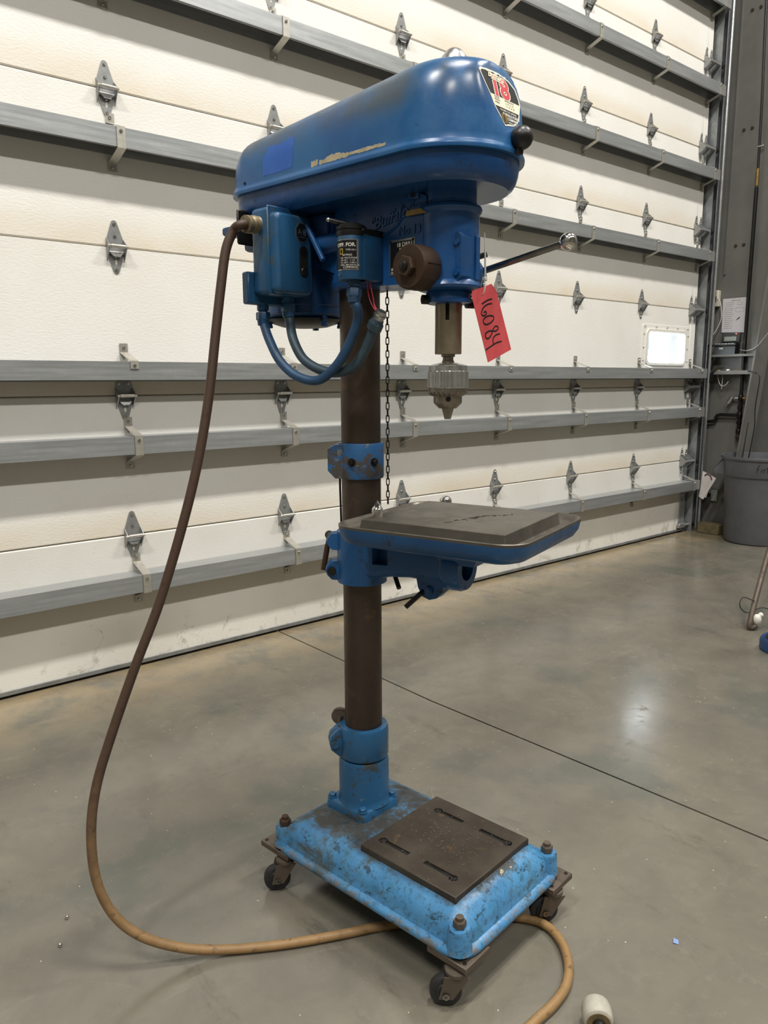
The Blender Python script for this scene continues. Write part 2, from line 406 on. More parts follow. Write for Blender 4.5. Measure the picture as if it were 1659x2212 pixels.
# lowest end bracket
g=G(); g.box(SX+.002,XR+.0,-.006,-.001,.03,.5,.001,1); g.box(SX+.02,SX+.045,-.011,-.006,.28,.36); ob('corner_bracket',g,'galv',door)
# ---- struts
STZ=[S-.176,2*S-.182,1.157]+[k*S-.178 for k in range(4,9)]
D=.095; HH=.033
def strut_mesh():
    g=G(); t=.0016
    g.box(XL,XR+.03,-D,-D+t,-HH,HH); g.box(XL,XR+.03,-D+t,-.001,HH-t,HH); g.box(XL,XR+.03,-D+t,-D+.016,-HH,-HH+t)
    g.box(XL,XR+.03,-.0026,-.001,-HH-.006,HH-t)
    return g.mesh('strut',['galv'],0)
sm=strut_mesh()
for z in STZ: link('strut',sm,door,(0,0,z))
# ---- bent straps that hold the struts
def strap_mesh(lower):
    g=G(); t=.002; w_=.0155; zf=HH+.03
    P=[(-.002,HH+.068),(-.002,HH+.034),(-D-.002,HH+.001),(-D-.002,-HH-.002)]
    if lower: P+=[(-.003,-HH-.034),(-.003,-HH-.062)]
    else: P[-1]=(-D-.002,HH-.026)
    rs=[]
    for i,(y,z) in enumerate(P):
        a=Vector(P[max(i-1,0)]);b=Vector(P[min(i+1,len(P)-1)]); d=(b-a).normalized(); n=Vector((d.y,-d.x)) # outward (towards -y)
        if n.x>0 and i in(0,): n=-n
        rs.append([(-w_,y,z),(w_,y,z),(w_,y+n.x*t,z+n.y*t),(-w_,y+n.x*t,z+n.y*t)])
    g.rings(rs); return g.mesh('strap',['strap'],0)
def screw_mesh():
    g=G(); g.cyl((0,0,0),(0,-.0015,0),.0062,seg=10); g.hexnut((0,-.0015,0),(0,-1,0),.0048,.004); return g.mesh('screw',['screw'],30)
scm=screw_mesh(); spm={True:strap_mesh(True),False:strap_mesh(False)}
HX=[1.116+.6928*j for j in range(-1,6)]
for i,z in enumerate(STZ):
    for x in HX+[5.235]:
        low=(i!=2)
        s_=link('strap',spm[low],door,(x+.008,0,z))
        for (yy,zz) in [(-.0045,HH+.052),(-D-.004,HH-.014)]+([(-.0055,-HH-.05)] if low else []):
            link('screw',scm,s_,(0,yy,zz))
# ---- hinges
def leaf_poly(up_,flat=False):
    if flat: p=[(-.033,0),(-.033,.03),(-.026,.062),(-.022,.064),(.022,.064),(.026,.062),(.033,.03),(.033,0)]
    else: p=[(-.033,0),(-.033,.018),(-.011,.084),(-.007,.090),(0,.0925),(.007,.090),(.011,.084),(.033,.018),(.033,0)]
    return [(u,v if up_ else -v) for u,v in p]
def hinge_mesh(flat):
    g=G(); t=.0025
    g.prism(leaf_poly(True,flat),(0,-.0005,.001),(1,0,0),(0,0,1),0,t)
    g.prism(leaf_poly(False),(0,-.0005,-.001),(1,0,0),(0,0,1),0,t)
    for sx in (-1,1):      # ears that carry the pin
        x0=.030*sx; x1=.033*sx; a,b=min(x0,x1),max(x0,x1)
        g.rings([[(x,-.001,.03),(x,-.026,.010),(x,-.034,.0),(x,-.030,-.008),(x,-.001,-.05)] for x in (a,b)])
    g.prism([(-.03,-.012),(-.012,-.034),(.012,-.034),(.03,-.012)],(0,-.003,-.004),(1,0,0),(0,.35,.94),.0,.003)
    return g.mesh('hinge',['hinge'],30)
hm={f:hinge_mesh(f) for f in (False,True)}
g=G(); g.cyl((-.037,-.031,.0),(.037,-.031,.0),.0048,seg=12); g.cyl((-.026,-.031,0),(.026,-.031,0),.0066,seg=14); pinm=g.mesh('hinge_pin',['strap'],30)
def slotm():
    g=G(); g.prism([(-.0035,-.009),(.0035,-.009),(.0035,.009),(-.0035,.009)],(0,-.0031,0),(1,0,0),(0,0,1),0,.0004); return g.mesh('slot',['door'],0)
slm=slotm()
for k in range(1,8):
    for x in HX:
        flat=(k==2)
        h=link('hinge',hm[flat],door,(x,0,k*S)); link('hinge_pin',pinm,h)
        for (sx_,sz) in ([(-.018,.044),(.018,.044)] if flat else [(0,.080),(0,.038)])+[(0,-.034),(0,-.080)]:
            link('screw',scm,h,(sx_,-.003,sz))
        link('slot',slm,h,(0,0,-.052))
# doubled end hinges with rollers in the track
def end_mesh(flat):
    g=G(); t=.0025
    for dx in (-.030,.030):
        for up_ in (True,False):
            p=[(u*.75,v) for u,v in leaf_poly(up_,flat and up_)]
            g.prism(p,(dx,-.0005,.001 if up_ else -.001),(1,0,0),(0,0,1),0,t)
        for sx in (-1,1):
            x=dx+.024*sx
            g.rings([[(xx,-.001,.04),(xx,-.044,.008),(xx,-.05,-.008),(xx,-.04,-.02),(xx,-.001,-.045)] for xx in (x-.0015,x+.0015)])
    g.cyl((-.055,-.044,-.004),(.09,-.044,-.004),.0085,seg=14)
    return g.mesh('end_hinge',['hinge'],30)
em={f:end_mesh(f) for f in (False,True)}
g=G(); g.lathe([(.012,0),(.021,.12),(.023,.3),(.023,.7),(.021,.88),(.012,1)],(.082,-.044,-.004),(.102,-.044,-.004),18); rom=g.mesh('roller',['black'],30)
for k in range(1,8):
    h=link('end_hinge',em[k==2],door,(5.24,0,k*S)); link('roller',rom,h)
    for dx in (-.03,.03):
        for sz in ((.044,-.080) if k==2 else (.080,.045,-.080)): link('screw',scm,h,(dx,-.003,sz))
g=G(); g.cyl((0,-.03,0),(.1,-.03,.0),.009,seg=12); g.box(-.06,.03,-.03,-.006,-.018,.014,.003,1); h=ob('bottom_roller_bracket',g,'hinge',door,(5.25,0,.055))
link('roller',rom,h,(.005,.012,.004))
# ---- little window in the third section
wn=root('window_1'); st(wn); cx_,cz_=(WX0+WX1)/2,(WZ0+WZ1)/2
wx,wz=(WX1-WX0)/2,(WZ1-WZ0)/2
def ring_prism(g,ho,ro,hi,ri,y0,y1):
    o=rrect(ho[0],ho[1],ro,cx_,cz_); i=rrect(hi[0],hi[1],ri,cx_,cz_)
    rs=[[(u,y,v) for u,v in p] for p,y in ((o,y1),(o,y0),(i,y0),(i,y1))]
    V=[[g.b.verts.new(p) for p in r] for r in rs]
    for a,b in ((0,1),(1,2),(2,3),(3,0)): g._bridge(V[a],V[b])
g=G(); ring_prism(g,(wx+.045,wz+.03),.012,(wx-.0,wz-.0),.035,-.004,0); ob('window_plate',g,'door',wn)
g=G(); ring_prism(g,(wx+.002,wz+.002),.036,(wx-.016,wz-.012),.03,-.012,.045); ob('window_frame',g,'white',wn)
g=G(); g.rings([[(u,y,v) for u,v in rrect(wx-.014,wz-.010,.028,cx_,cz_)] for y in (.02,.024)]); ob('window_pane',g,'glass',wn,ang=0)
for i in range(5):
    link('screw',scm,wn,(WX0-.02+(WX1-WX0+.04)*i/4,-.004,WZ1+.018))
for zz in (WZ0+.03,cz_,WZ1-.03): link('screw',scm,wn,(WX0-.028,-.004,zz)); link('screw',scm,wn,(WX1+.028,-.004,zz))
# ---- vertical track, jamb seal and angle at the right edge of the door
tr=root('trim_1'); st(tr)
ob('jamb_seal',G().box(XR+.002,XR+.028,.012,.058,0,4.3),'rubber',tr,ang=0)
g=G(); g.box(XR+.022,XR+.026,-.055,.05,0,4.3); g.box(XR+.026,XR+.155,.046,.05,0,4.3); ob('track_angle',g,'track',tr,ang=0)
g=G(); pr=[(XR+.06,-.072),(XR+.064,-.074),(XR+.105,-.040),(XR+.108,-.02),(XR+.118,-.012),(XR+.116,-.008),(XR+.104,-.016),(XR+.10,-.037),(XR+.06,-.068)]
g.rings([[(x,y+.006,z) for x,y in pr] for z in (.03,4.3)]); ob('roller_track',g,'track',tr)
g=G(); g.tube([(XR+.107,-.066,.0),(XR+.112,-.066,2),(XR+.117,-.066,4.3)],.0105,12); ob('conduit_pipe',g,'tube',tr)
g=G(); g.box(XR+.135,XR+.142,-.05,.045,0,4.3); g.box(XR+.16,XR+.166,-.02,.04,0,4.3); ob('track_flange',g,'galv',tr,ang=0)
for z in [.7+.52*i for i in range(7)]: link('screw',scm,tr,(XR+.045,.043,z))
# ---- tapered steel column of the frame: web plus inner flange
WXC=5.5
def fy(z): return -.262-.1*z
cl=root('trim_2'); st(cl)
g=G(); g.rings([[(WXC,.055,z),(WXC,fy(z)+.012,z),(WXC+.012,fy(z)+.012,z),(WXC+.012,.055,z)] for z in (0,3,7.5)]); ob('column_web',g,'colpaint',cl,ang=0)
g=G(); g.rings([[(WXC-.1,fy(z)+.012,z),(WXC-.1,fy(z),z),(WXC+.1,fy(z),z),(WXC+.1,fy(z)+.012,z)] for z in (0,3,7.5)]); ob('column_flange',g,'colpaint',cl,ang=0)
g=G(); g.box(WXC-.012,WXC,-.09,-.082,1.85,7.5); ob('web_stiffener',g,'colpaint',cl,ang=0)
g=G(); g.hexnut((0,0,0),(-1,0,0),.011,.008); bom=g.mesh('girt_bolt',['rust'],0)
for z in (2.04,2.80,3.55):
    for y in (-.15,-.206): link('girt_bolt',bom,cl,(WXC,y,z))

# ================================================================ outside, seen through the little window
st(ob('ground_outside',G().box(-30,60,.21,60,-.2,-.1),'asphalt',ang=0))
veh=tag(root('parked_vehicle',(9.93,4.28,-.1)),'bluish parked vehicle seen through the left part of the door window','vehicle')
g=G(); g.box(-3.2,0,-.8,.9,.4,.85,.1,3); g.box(-2.2,-.02,-.75,.85,.8,1.7,.12,3); ob('vehicle_body',g,'vehbody',veh); veh.scale=(1.6,1.6,1.6)
g=G(); g.box(-1.9,-.1,-.78,-.7,1.0,1.5,.04,2); ob('side_glass',g,'vehdark',veh)
for x in (-2.4,-.25):
    w_=ob('wheel',G().lathe([(.3,0),(.38,.15),(.38,.85),(.3,1)],(x,-.85,.38),(x,-.6,.38),24),'vehdark',veh)
    ob('wheel_hub',G().lathe([(.16,0),(.12,1)],(x,-.86,.38),(x,-.88,.38),16),'white',w_)
g=G(); g.tube([(-.25+.46*math.cos(R(a)),-.84,.42+.46*math.sin(R(a))) for a in range(0,181,15)],.05,8); ob('wheel_arch',g,'vehdark',veh)
bush=tag(root('shrub',(15.1,6.4,-.1)),'green shrub outside, seen in the middle of the door window','shrub')
ob('stem',G().tube([(0,0,0),(.05,0,1.2)],[.06,.03],8),'bark',bush)
g=G()
for i in range(700):
    a=random.random()*6.28; rr=.55*random.random()**.5; z=.4+2.3*random.random(); p=Vector((rr*math.cos(a),rr*math.sin(a),z))
    n=Vector((random.gauss(0,1),random.gauss(0,1),random.gauss(0,1))).normalized(); x=n.orthogonal().normalized(); y=n.cross(x)
    vs=[g.b.verts.new(p+x*u*.06+y*v*.035) for u,v in ((-1,0),(0,-1),(1,0),(0,1))]; g.b.faces.new(vs)
f_=ob('foliage',g,'leaf',bush,ang=0); f_['kind']='stuff'
shed=tag(root('storage_trailer',(16.7,4.3,-.1)),'white trailer wall filling the right side of the door window','trailer')
ob('trailer_body',G().box(-2.9,3,0,1.4,.5,3.4,.03,2),'siding',shed)
for x in (-.5,.5): ob('trailer_wheel',G().lathe([(.34,0),(.4,.2),(.4,.8),(.34,1)],(x,.05,.4),(x,.3,.4),20),'vehdark',shed)

# ================================================================ THE DRILL PRESS (x forward, y to its left, z up; origin on the floor under the column)
PX,PY,PA=.9949,-1.5892,R(-82.5)
dp=tag(root('drill_press',(PX,PY,0),PA),'worn blue floor standing drill press on casters before the white sectional door','drill press')
def P(name,g,m,ang=38,label=None,parent=None): return ob(name,g,m,parent or dp,ang=ang,label=label)
# ---- cast foot
BX,BY,HXX,HYY=.1445,.0,.2695,.177
def foot_ring(ins,z,r): return [(x,y,z) for x,y in rrect(HXX-ins,HYY-ins,max(r,.006),BX,BY,7)]
g=G()
prof=[(.012,.088,.045),(.002,.089,.05),(0,.093,.05),(.0,.099,.05),(.004,.1035,.05),(.012,.106,.045),(.0135,.112,.042)]
for a in range(0,91,10): prof.append((.0145+.068*(1-math.cos(R(a))),.114+.050*math.sin(R(a)),.042-.03*a/90))
prof.append((.095,.1645,.01))
g.rings([foot_ring(*p) for p in prof])
foot=P('foot_casting',g,'base',50)
for (x,y) in ((-.099,-.152),(.385,-.151),(.385,.152),(-.099,.152)):
    g=G(); g.lathe([(.026,0),(.0225,.25),(.0215,.9),(.019,1)],(x,y,.098),(x,y,.143),18); P('bolt_boss',g,'base')
    g=G(); g.hexnut((x,y,.143),(0,0,1),.0125,.014); g.cyl((x,y,.157),(x,y,.1635),.0075,seg=14); P('holding_bolt',g,'skid' if x>0 else 'rust',20)
# machined work plate with slots
pl_=P('work_plate',G().box(.109,.356,-.125,.127,.155,.1725,.0015,1),'plate')
SL=[((.145,-.075),(.222,-.075)),((.272,-.075),(.335,-.075)),((.122,.078),(.20,.078)),((.262,.078),(.335,.078))]
SL=[((.135,-.083),(.205,-.081)),((.245,-.081),(.318,-.083)),((.150,.082),(.218,.083)),((.262,.083),(.333,.082))]
cs=[]
for i,(a,b) in enumerate(SL):
    c=G(); c.box(a[0],b[0],a[1]-.0055,a[1]+.0055,.166,.19); e=a if i%2==0 else b
    c2=G(); c2.cyl((e[0],e[1],.166),(e[0],e[1],.19),.0095,seg=12); cs+= [cutter(c),cutter(c2)]
boolean(pl_,cs)
for i,(a,b) in enumerate(SL):
    g=G(); e=a if i%2==0 else b
    pts=[]; n=9
    for k in range(n):
        t=k/(n-1); pts.append((a[0]+(b[0]-a[0])*t+random.uniform(-.001,.001),a[1]+random.uniform(-.001,.001),.1665+random.uniform(-.0008,.0012)))
    g.tube(pts,[.005+random.uniform(-.0005,.0006) for _ in pts],7)
    for _ in range(12): g.ball((e[0]+random.uniform(-.005,.005),e[1]+random.uniform(-.005,.005),.1685+random.uniform(0,.002)),.0035,7,5)
    P('slot_grease',g,'grease',60)
# metal chips lying on the plate
g=G()
for _ in range(150):
    x=random.gauss(.235,.05); y=random.gauss(.01,.045)
    if not(.115<x<.35 and -.12<y<.12): continue
    l=random.uniform(.0006,.0019); a=random.random()*6.28
    g.box(-l,l,-.0004,.0004,0,.0007,mx=Matrix.Translation((x,y,.1726))@Matrix.Rotation(a,4,'Z'))
o=P('metal_chips',g,'silver',0); o['kind']='stuff'
# ---- corner pads, casters
def caster(px_,py_,az,cx,cy):
    x=cx-math.sin(az)*.019; y=cy+math.cos(az)*.019
    c=root('caster'); c.parent=dp; c.location=(x,y,0)
    dx,dy=cx-x,cy-y
    g=G(); qx,qy=px_-x,py_-y; g.box(qx-.036,qx+.036,qy-.031,qy+.031,.0725,.0755,.001,1); g.cyl((0,0,.066),(0,0,.0725),.021,seg=20); ob('swivel_plate',g,'skid',c)
    ax=Vector((math.cos(az),math.sin(az),0)); tv=Vector((-ax.y,ax.x,0)); ct=Vector((dx,dy,.0295))
    g=G()
    for s in (-1,1):
        o=ax*(s*.0145)
        rs=[[Vector((0,0,.066))+o+tv*.022, Vector((0,0,.066))+o-tv*.022, ct+o-tv*.013+Vector((0,0,-.008)), ct+o+tv*.013+Vector((0,0,-.008))]]
        rs.append([p+ax*(.0022*s) for p in rs[0]]); g.rings(rs)
    ob('caster_fork',g,'skid',c,ang=0)
    g=G(); g.lathe([(.012,0),(.017,.0),(.0185,.12),(.026,.12),(.0290,.2),(.0295,.35),(.0295,.65),(.029,.8),(.026,.88),(.0185,.88),(.017,1),(.012,1)],ct-ax*.0125,ct+ax*.0125,28); ob('caster_wheel',g,'rubber',c)
    g=G(); g.cyl(ct-ax*.021,ct+ax*.021,.0045,seg=12); g.hexnut(ct+ax*.017,ax,.007,.004); g.hexnut(ct-ax*.017,-ax,.007,.004); ob('caster_axle',g,'rod',c)
for (x0,x1,y0,y1,cx,cy,az) in ((-.16,-.067,-.175,-.10,-.098,-.180,R(-35)),(.328,.418,-.175,-.10,.377,-.180,R(-50)),(.328,.424,.117,.194,.395,.128,R(-42)),(-.16,-.067,.117,.194,-.10,.15,R(-60))):
    P('corner_pad',G().box(x0,x1,y0,y1,.0757,.0885,.0012,1),'skid')
    mx,my=(x0+x1)/2,(y0+y1)/2
    caster(mx,my,az,cx,cy)
    for q in ((x0+.01,y0+.01),(x1-.01,y0+.01),(x0+.01,y1-.01),(x1-.01,y1-.01)): 
        if q[0]<-.13 or q[0]>.40: P('pad_bolt',G().hexnut((q[0],q[1],.0885),(0,0,1),.004,.002),'darksteel',0)
# ---- column socket
g=G(); pr=[(.0,.163,.014),(.0,.178,.014),(.003,.1835,.013),(.008,.1855,.012)]
g.rings([[(x,y,z) for x,y in rrect(.0605-i,.0605-i,r,-.004,-.002,6)] for i,z,r in pr]); 
g.lathe([(.0605,0),(.0578,.06),(.0565,.15),(.056,.9),(.0545,.97),(.053,1)],(0,0,.183),(0,0,.288),40); P('column_socket',g,'sock')
for sx in (-1,1):
    for sy in (-1,1): 
        g=G(); g.cyl((-.004+sx*.048,-.002+sy*.048,.185),(-.004+sx*.048,-.002+sy*.048,.187),.011,seg=14); g.hexnut((-.004+sx*.048,-.002+sy*.048,.187),(0,0,1),.0085,.007); P('socket_bolt',g,'sock',20)
def ear_frame(a): # outward radial and tangential vectors at local angle a (deg)
    r=Vector((math.cos(R(a)),math.sin(R(a)),0)); return r,Vector((-r.y,r.x,0))
def lug(g,a,z,R0,R1,w0,w1,hh,gap):
    r,t=ear_frame(a); Z=Vector((0,0,1))
    for s in (-1,1):
        pts=[]
        for (rr,zz) in ((R0,hh),(R1-hh*.6,hh*.9),(R1-.004,hh*.45),(R1,0),(R1-.004,-hh*.45),(R1-hh*.6,-hh*.9),(R0,-hh)): pts.append((rr,zz))
        g.rings([[r*rr+t*(s*d)+Z*(z+zz) for rr,zz in pts] for d in (gap,gap+w0)])
g=G(); g.lathe([(.0415,0),(.0545,0),(.0555,.04),(.0555,.9),(.053,.98),(.0415,1)],(0,0,.292),(0,0,.363),40,caps=False)
lug(g,-128,.327,.045,.079,.016,0,.034,.0018); P('lower_collar',g,'sock')
r,t=ear_frame(-128); P('collar_bolt',G().hexnut(r*.066+t*.0178+Vector((0,0,.325)),t,.0095,.007).cyl(r*.066-t*.024+Vector((0,0,.325)),r*.066+t*.029+Vector((0,0,.325)),.0052).hexnut(r*.066-t*.0178+Vector((0,0,.325)),-t,.0095,.007),'sock',20)
P('collar_split',G().tube([r*.0562+Vector((0,0,.294)),r*.0562+Vector((0,0,.362))],.0012,6),'void')
# small sheave behind the collar
g=G(); r,t=ear_frame(-160); c0=r*.058+Vector((0,0,.369)); ax=Vector((math.cos(R(-55)),math.sin(R(-55)),0))
g.lathe([(.005,0),(.0185,0),(.020,.15),(.017,.4),(.017,.6),(.020,.85),(.0185,1),(.005,1)],c0-ax*.005,c0+ax*.005,24); g.box(-.055,-.045,-.03,-.018,.34,.372); P('sheave',g,'skid')
# ---- column
P('column',G().cyl((0,0,.19),(0,0,1.47),.0415,seg=48),'col')
# ---- middle collar with spool block
g=G(); g.lathe([(.0418,0),(.0465,0),(.048,.06),(.048,.94),(.0465,1),(.0418,1)],(0,0,.917),(0,0,.991),40,caps=False)
r,t=ear_frame(-138)
Z=Vector((0,0,1)); 
def blk(g,a,r0,r1,w0,w1,z0,z1,ch):
    r,t=ear_frame(a)
    g.rings([[r*r0-t*w0+Z*z0,r*r0+t*w0+Z*z0,r*r0+t*w0+Z*z1,r*r0-t*w0+Z*z1],[r*(r1-ch)-t*w0+Z*(z0+.0),r*(r1-ch)+t*w0+Z*(z0+.0),r*(r1-ch)+t*w0+Z*z1,r*(r1-ch)-t*w0+Z*z1],[r*r1-t*w1+Z*(z0+ch),r*r1+t*w1+Z*(z0+ch),r*r1+t*w1+Z*(z1-ch*.6),r*r1-t*w1+Z*(z1-ch*.6)]])
blk(g,-140,.03,.068,.032,.028,.918,.988,.016); P('stop_collar',g,paint('collar_paint','#28588a','#2f6396','#4c463e','#7d786c',.47,.62,.4,24,40))
for a in (-70,-12):
    r,t=ear_frame(a); P('collar_screw',G().cyl(r*.045+Z*.953,r*.0495+Z*.953,.0085,seg=16).hexnut(r*.0495+Z*.953,r,.0058,.006),'darksteel',20)
r,t=ear_frame(-137); P('lift_rod',G().tube([r*.0455+Z*.925,r*.0455+Z*.90,r*.0435+Z*.80],.0022,8),'darksteel')

# ---- table (swung ten degrees about the column)
TA=R(10.2)
def TP(name,g,m,ang=38,label=None): return ob(name,g,m,dp,rot=(0,0,TA),ang=ang,label=label)
TX=.2375
def tr_(hx,hy,r,z): return [(x,y,z) for x,y in rrect(hx,hy,r,TX,0,7)]
g=G(); g.rings([tr_(.165,.150,.03,.806),tr_(.183,.166,.042,.812),tr_(.1925,.1745,.05,.826),tr_(.1955,.1775,.05,.842)],True,False)
tray_low=TP('table_casting',g,'tabp',50)
g=G(); g.rings([tr_(.1955,.1775,.05,.842),tr_(.1957,.1777,.05,.8465),tr_(.194,.176,.049,.848),tr_(.1905,.1725,.046,.8465),tr_(.186,.168,.042,.838),tr_(.178,.160,.034,.8315),tr_(.160,.144,.012,.830),tr_(.1535,.137,.004,.832),tr_(.149,.1325,.001,.8545),tr_(.1475,.131,.001,.8557)],False,True)
TP('table_top',g,'tabtop',40)
# drill gouges across the top
g=G(); gp=[(.315,.06),(.305,.05),(.292,.035),(.282,.02),(.272,.005),(.268,-.012),(.262,-.03),(.255,-.05),(.245,-.075)]
for i,(x,y) in enumerate(gp):
    for k in range(3):
        xx=x+random.uniform(-.006,.006); yy=y+random.uniform(-.008,.008); l=random.uniform(.003,.008)*(1.3 if 2<i<6 else .8); wd=l*.35; a=R(70)+random.uniform(-.4,.4)
        g.lathe([(1,0),(1,1)],(0,0,0),(0,0,.0004),10)
        vs=g.b.verts[:][-20:] if False else None
        g.b.verts.ensure_lookup_table(); vs=g.b.verts[-20:]
        bmesh.ops.transform(g.b,matrix=Matrix.Translation((xx,yy,.8556))@Matrix.Rotation(a,4,'Z')@Matrix.Diagonal((l,wd,1,1)),verts=vs)
TP('drilled_gouges',g,'void',0,'dark drill gouges')
P_='#'
# yoke under the table, arm, clamp
g=G(); g.box(.10,.34,-.045,.045,.775,.822,.018,3); g.box(.17,.36,-.012,.012,.785,.822,.008,2); g.rings([[(x,y*s,z) for x,y,z,s in ((.19,-.05,.80,1),(.30,-.05,.80,1),(.285,-.05,.765,.8),(.21,-.05,.765,.8))],[(x,y*s,z) for x,y,z,s in ((.19,.05,.80,1),(.30,.05,.80,1),(.285,.05,.765,.8),(.21,.05,.765,.8))]]); TP('table_yoke',g,'tabp')
g=G()
def sect(x,hy,z0,z1,r): 
    cz=(z0+z1)/2; return [(x,u,cz+v) for u,v in rrect(hy,(z1-z0)/2,r,0,0,5)]
g.rings([sect(.02,.045,.708,.800,.02),sect(.055,.040,.708,.800,.022),sect(.085,.033,.714,.797,.022),(sect(.13,.031,.718,.795,.022)),sect(.19,.034,.716,.795,.026),sect(.215,.037,.716,.795,.03)])
g.cyl((0,0,.692),(0,0,.803),.0535,seg=40)
lug(g,-145,.719,.045,.079,.016,0,.022,.0016); lug(g,-145,.781,.045,.076,.014,0,.019,.0016)
arm=TP('table_arm',g,'tabp')
boolean(arm,[cutter(G().cyl((0,0,.6),(0,0,.9),.0419,seg=48)),cutter(G().box(.052,.085,-.2,-.01,.742,.777))])
# knuckle on the end of the arm
g=G(); g.lathe([(.030,0),(.046,.1),(.048,.2),(.048,.8),(.044,1)],(.208,0,.752),(.252,0,.752),32); kn=TP('tilt_knuckle',g,'tabp')
boolean(kn,[cutter(G().cyl((.23,0,.752),(.3,0,.752),.026,seg=24))])
P2=G(); P2.lathe([(.027,0),(.027,1)],(.232,0,.752),(.236,0,.752),24); TP('knuckle_bore',P2,'void')
g=G(); g.rings([[(x,y,z) for x,z in ((.150,.735),(.218,.735),(.212,.702),(.198,.688),(.182,.683),(.166,.688),(.156,.706))] for y in (-.030,-.004)]); g.rings([[(x,y,z) for x,z in ((.155,.735),(.214,.735),(.208,.704),(.196,.691),(.182,.687),(.170,.691),(.160,.708))] for y in (.0,.024)]); TP('tilt_lug',g,'tabp')
TP('tilt_bolt',G().cyl((.182,-.038,.703),(.182,.03,.703),.006).hexnut((.182,-.030,.703),(0,-1,0),.010,.006),'tabp',20)
TP('tilt_handle',G().cyl((.165,-.034,.695),(.140,-.052,.667),.0052,seg=12).cyl((.172,-.022,.703),(.165,-.034,.695),.005),'darksteel')
TP('lower_handle',G().cyl((.075,.01,.715),(.098,-.008,.690),.005,seg=12),'darksteel')
r,t=ear_frame(-145)
TP('clamp_bolt',G().hexnut(r*.066+t*.0175+Z*.719,t,.010,.007).cyl(r*.066-t*.03+Z*.719,r*.066+t*.018+Z*.719,.006).hexnut(r*.066-t*.0176+Z*.719,-t,.010,.007),'darksteel',20)
g=G(); a0=r*.066-t*.018+Z*.783; a1=r*.071-t*.040+Z*.785; g.cyl(a0,a1,.0085,seg=14); g.ball(a1,.010,12,8); ch=TP('clamp_screw',g,'darksteel')
g=G(); b0=a1+Z*.0; b1=a1-Z*.078+r*.014; g.cyl(b0,b0*.7+b1*.3,.0052,seg=12); g.cyl(b0*.72+b1*.28,b1,.0062,seg=14); TP('clamp_handle',g,'rust')
g=G(); c=Vector((.045,.135,.862)); P('crank_rod',G().cyl((.055,.03,.765),(.058,.19,.79),.006,seg=12).cyl((.058,.19,.788),(.058,.216,.838),.005,seg=12),'rod'); P('crank_ball',G().ball((.058,.216,.845),.014),'chrome',60)

# ---- belt guard: upper hood
LIP=1.4955
def plan(n=12):
    p=[]
    for i in range(37): a=R(-90+180*i/36); p.append((.222+.1345*math.cos(a),.1345*math.sin(a)))
    for i in range(1,14): p.append((.222-(.222+.205)*i/14,.1345-.0*i))
    r=.064
    for i in range(13): a=R(90+90*i/12); p.append((-.205+r*math.cos(a),.0705+r*math.sin(a)))
    for i in range(1,6): p.append((-.269,.0705-.141*i/6))
    for i in range(13): a=R(180+90*i/12); p.append((-.205+r*math.cos(a),-.0705+r*math.sin(a)))
    for i in range(13,0,-1): p.append((.222-(.222+.205)*i/14,-.1345))
    return p
PL=plan()
def med(p): return Vector((min(max(p[0],-.165),.222),0))
def Hh(x): return .119+(.153-.119)*(x+.165)/(.387)
BT=R(15.5); BP0=Vector((.341,0,1.573)); BN=Vector((math.cos(BT),0,math.sin(BT))); BU=Vector((-math.sin(BT),0,math.cos(BT))); BY_=Vector((0,1,0))
def hood_ring(s,hz,absz=None):
    out=[]
    for p in PL:
        m=med(p); q=m+(Vector(p)-m)*s; z=LIP+(absz if absz is not None else hz*Hh(q.x))
        v=Vector((q.x,q.y,z)); d=(v-BP0).dot(BN)
        if d>0 and z>LIP+.02: v-=BN*d
        out.append(v)
    return out
g=G(); rs=[hood_ring(.985,0,-.001),hood_ring(1.018,0,-.001),hood_ring(1.022,0,.003),hood_ring(1.018,0,.0065),hood_ring(1.004,0,.0095),hood_ring(.996,0,.013)]
for s,h in ((.992,.14),(.987,.22),(.982,.30),(.976,.38),(.968,.46),(.957,.53),(.943,.60),(.922,.67),(.895,.74),(.86,.80),(.82,.85),(.77,.892),(.71,.925),(.64,.95),(.55,.97),(.45,.983),(.34,.991),(.22,.996),(.1,1.0)): rs.append(hood_ring(s,h))
g.rings(rs,True,True); hood=P('belt_guard',g,'guard',32)
# chipped bead along the lip and a fresh touched-up patch
def side_strip(x0,x1,h0,h1,n,m,name,jag=0,label=None):
    # thin flake that follows the hood's near side
    g=G(); rows=[]
    def srf(x,h):
        ks=[(.996,.013/Hh(x)),(.992,.14),(.987,.22),(.982,.30),(.976,.38),(.968,.46),(.957,.53),(.943,.60),(.922,.67)]
        s=ks[0][0]
        for (s0,a),(s1,b) in zip(ks,ks[1:]):
            if a<=h<=b: s=s0+(s1-s0)*(h-a)/(b-a)
        return Vector((x,-.1345*s-.0003,LIP+h*Hh(x)))
    for i in range(n+1):
        x=x0+(x1-x0)*i/n; lo=h0(i/n)+random.uniform(-jag,jag); hi=h1(i/n)+random.uniform(-jag,jag)
        if hi<lo+.004: hi=lo+.004
        rows.append([g.b.verts.new(srf(x,lo+(hi-lo)*k/4)) for k in range(5)])
    for A,B in zip(rows,rows[1:]):
        for k in range(4): g.b.faces.new((A[k],B[k],B[k+1],A[k+1]))
    return P(name,g,m,60,label)
side_strip(.03,.195,lambda t:.10,lambda t:.10+.03+.05*math.sin(6*t)**2*(1-t)+.02*(1-t),34,'chip','bare_patch',.010,'chipped bare strip along the lip')
side_strip(.008,.026,lambda t:.10,lambda t:.17,7,'chip','bare_patch',.02)
pt=paint('fresh_paint','#225cb2','#2662b8','#1d54a6','#225cb2',.9,.95,.3)
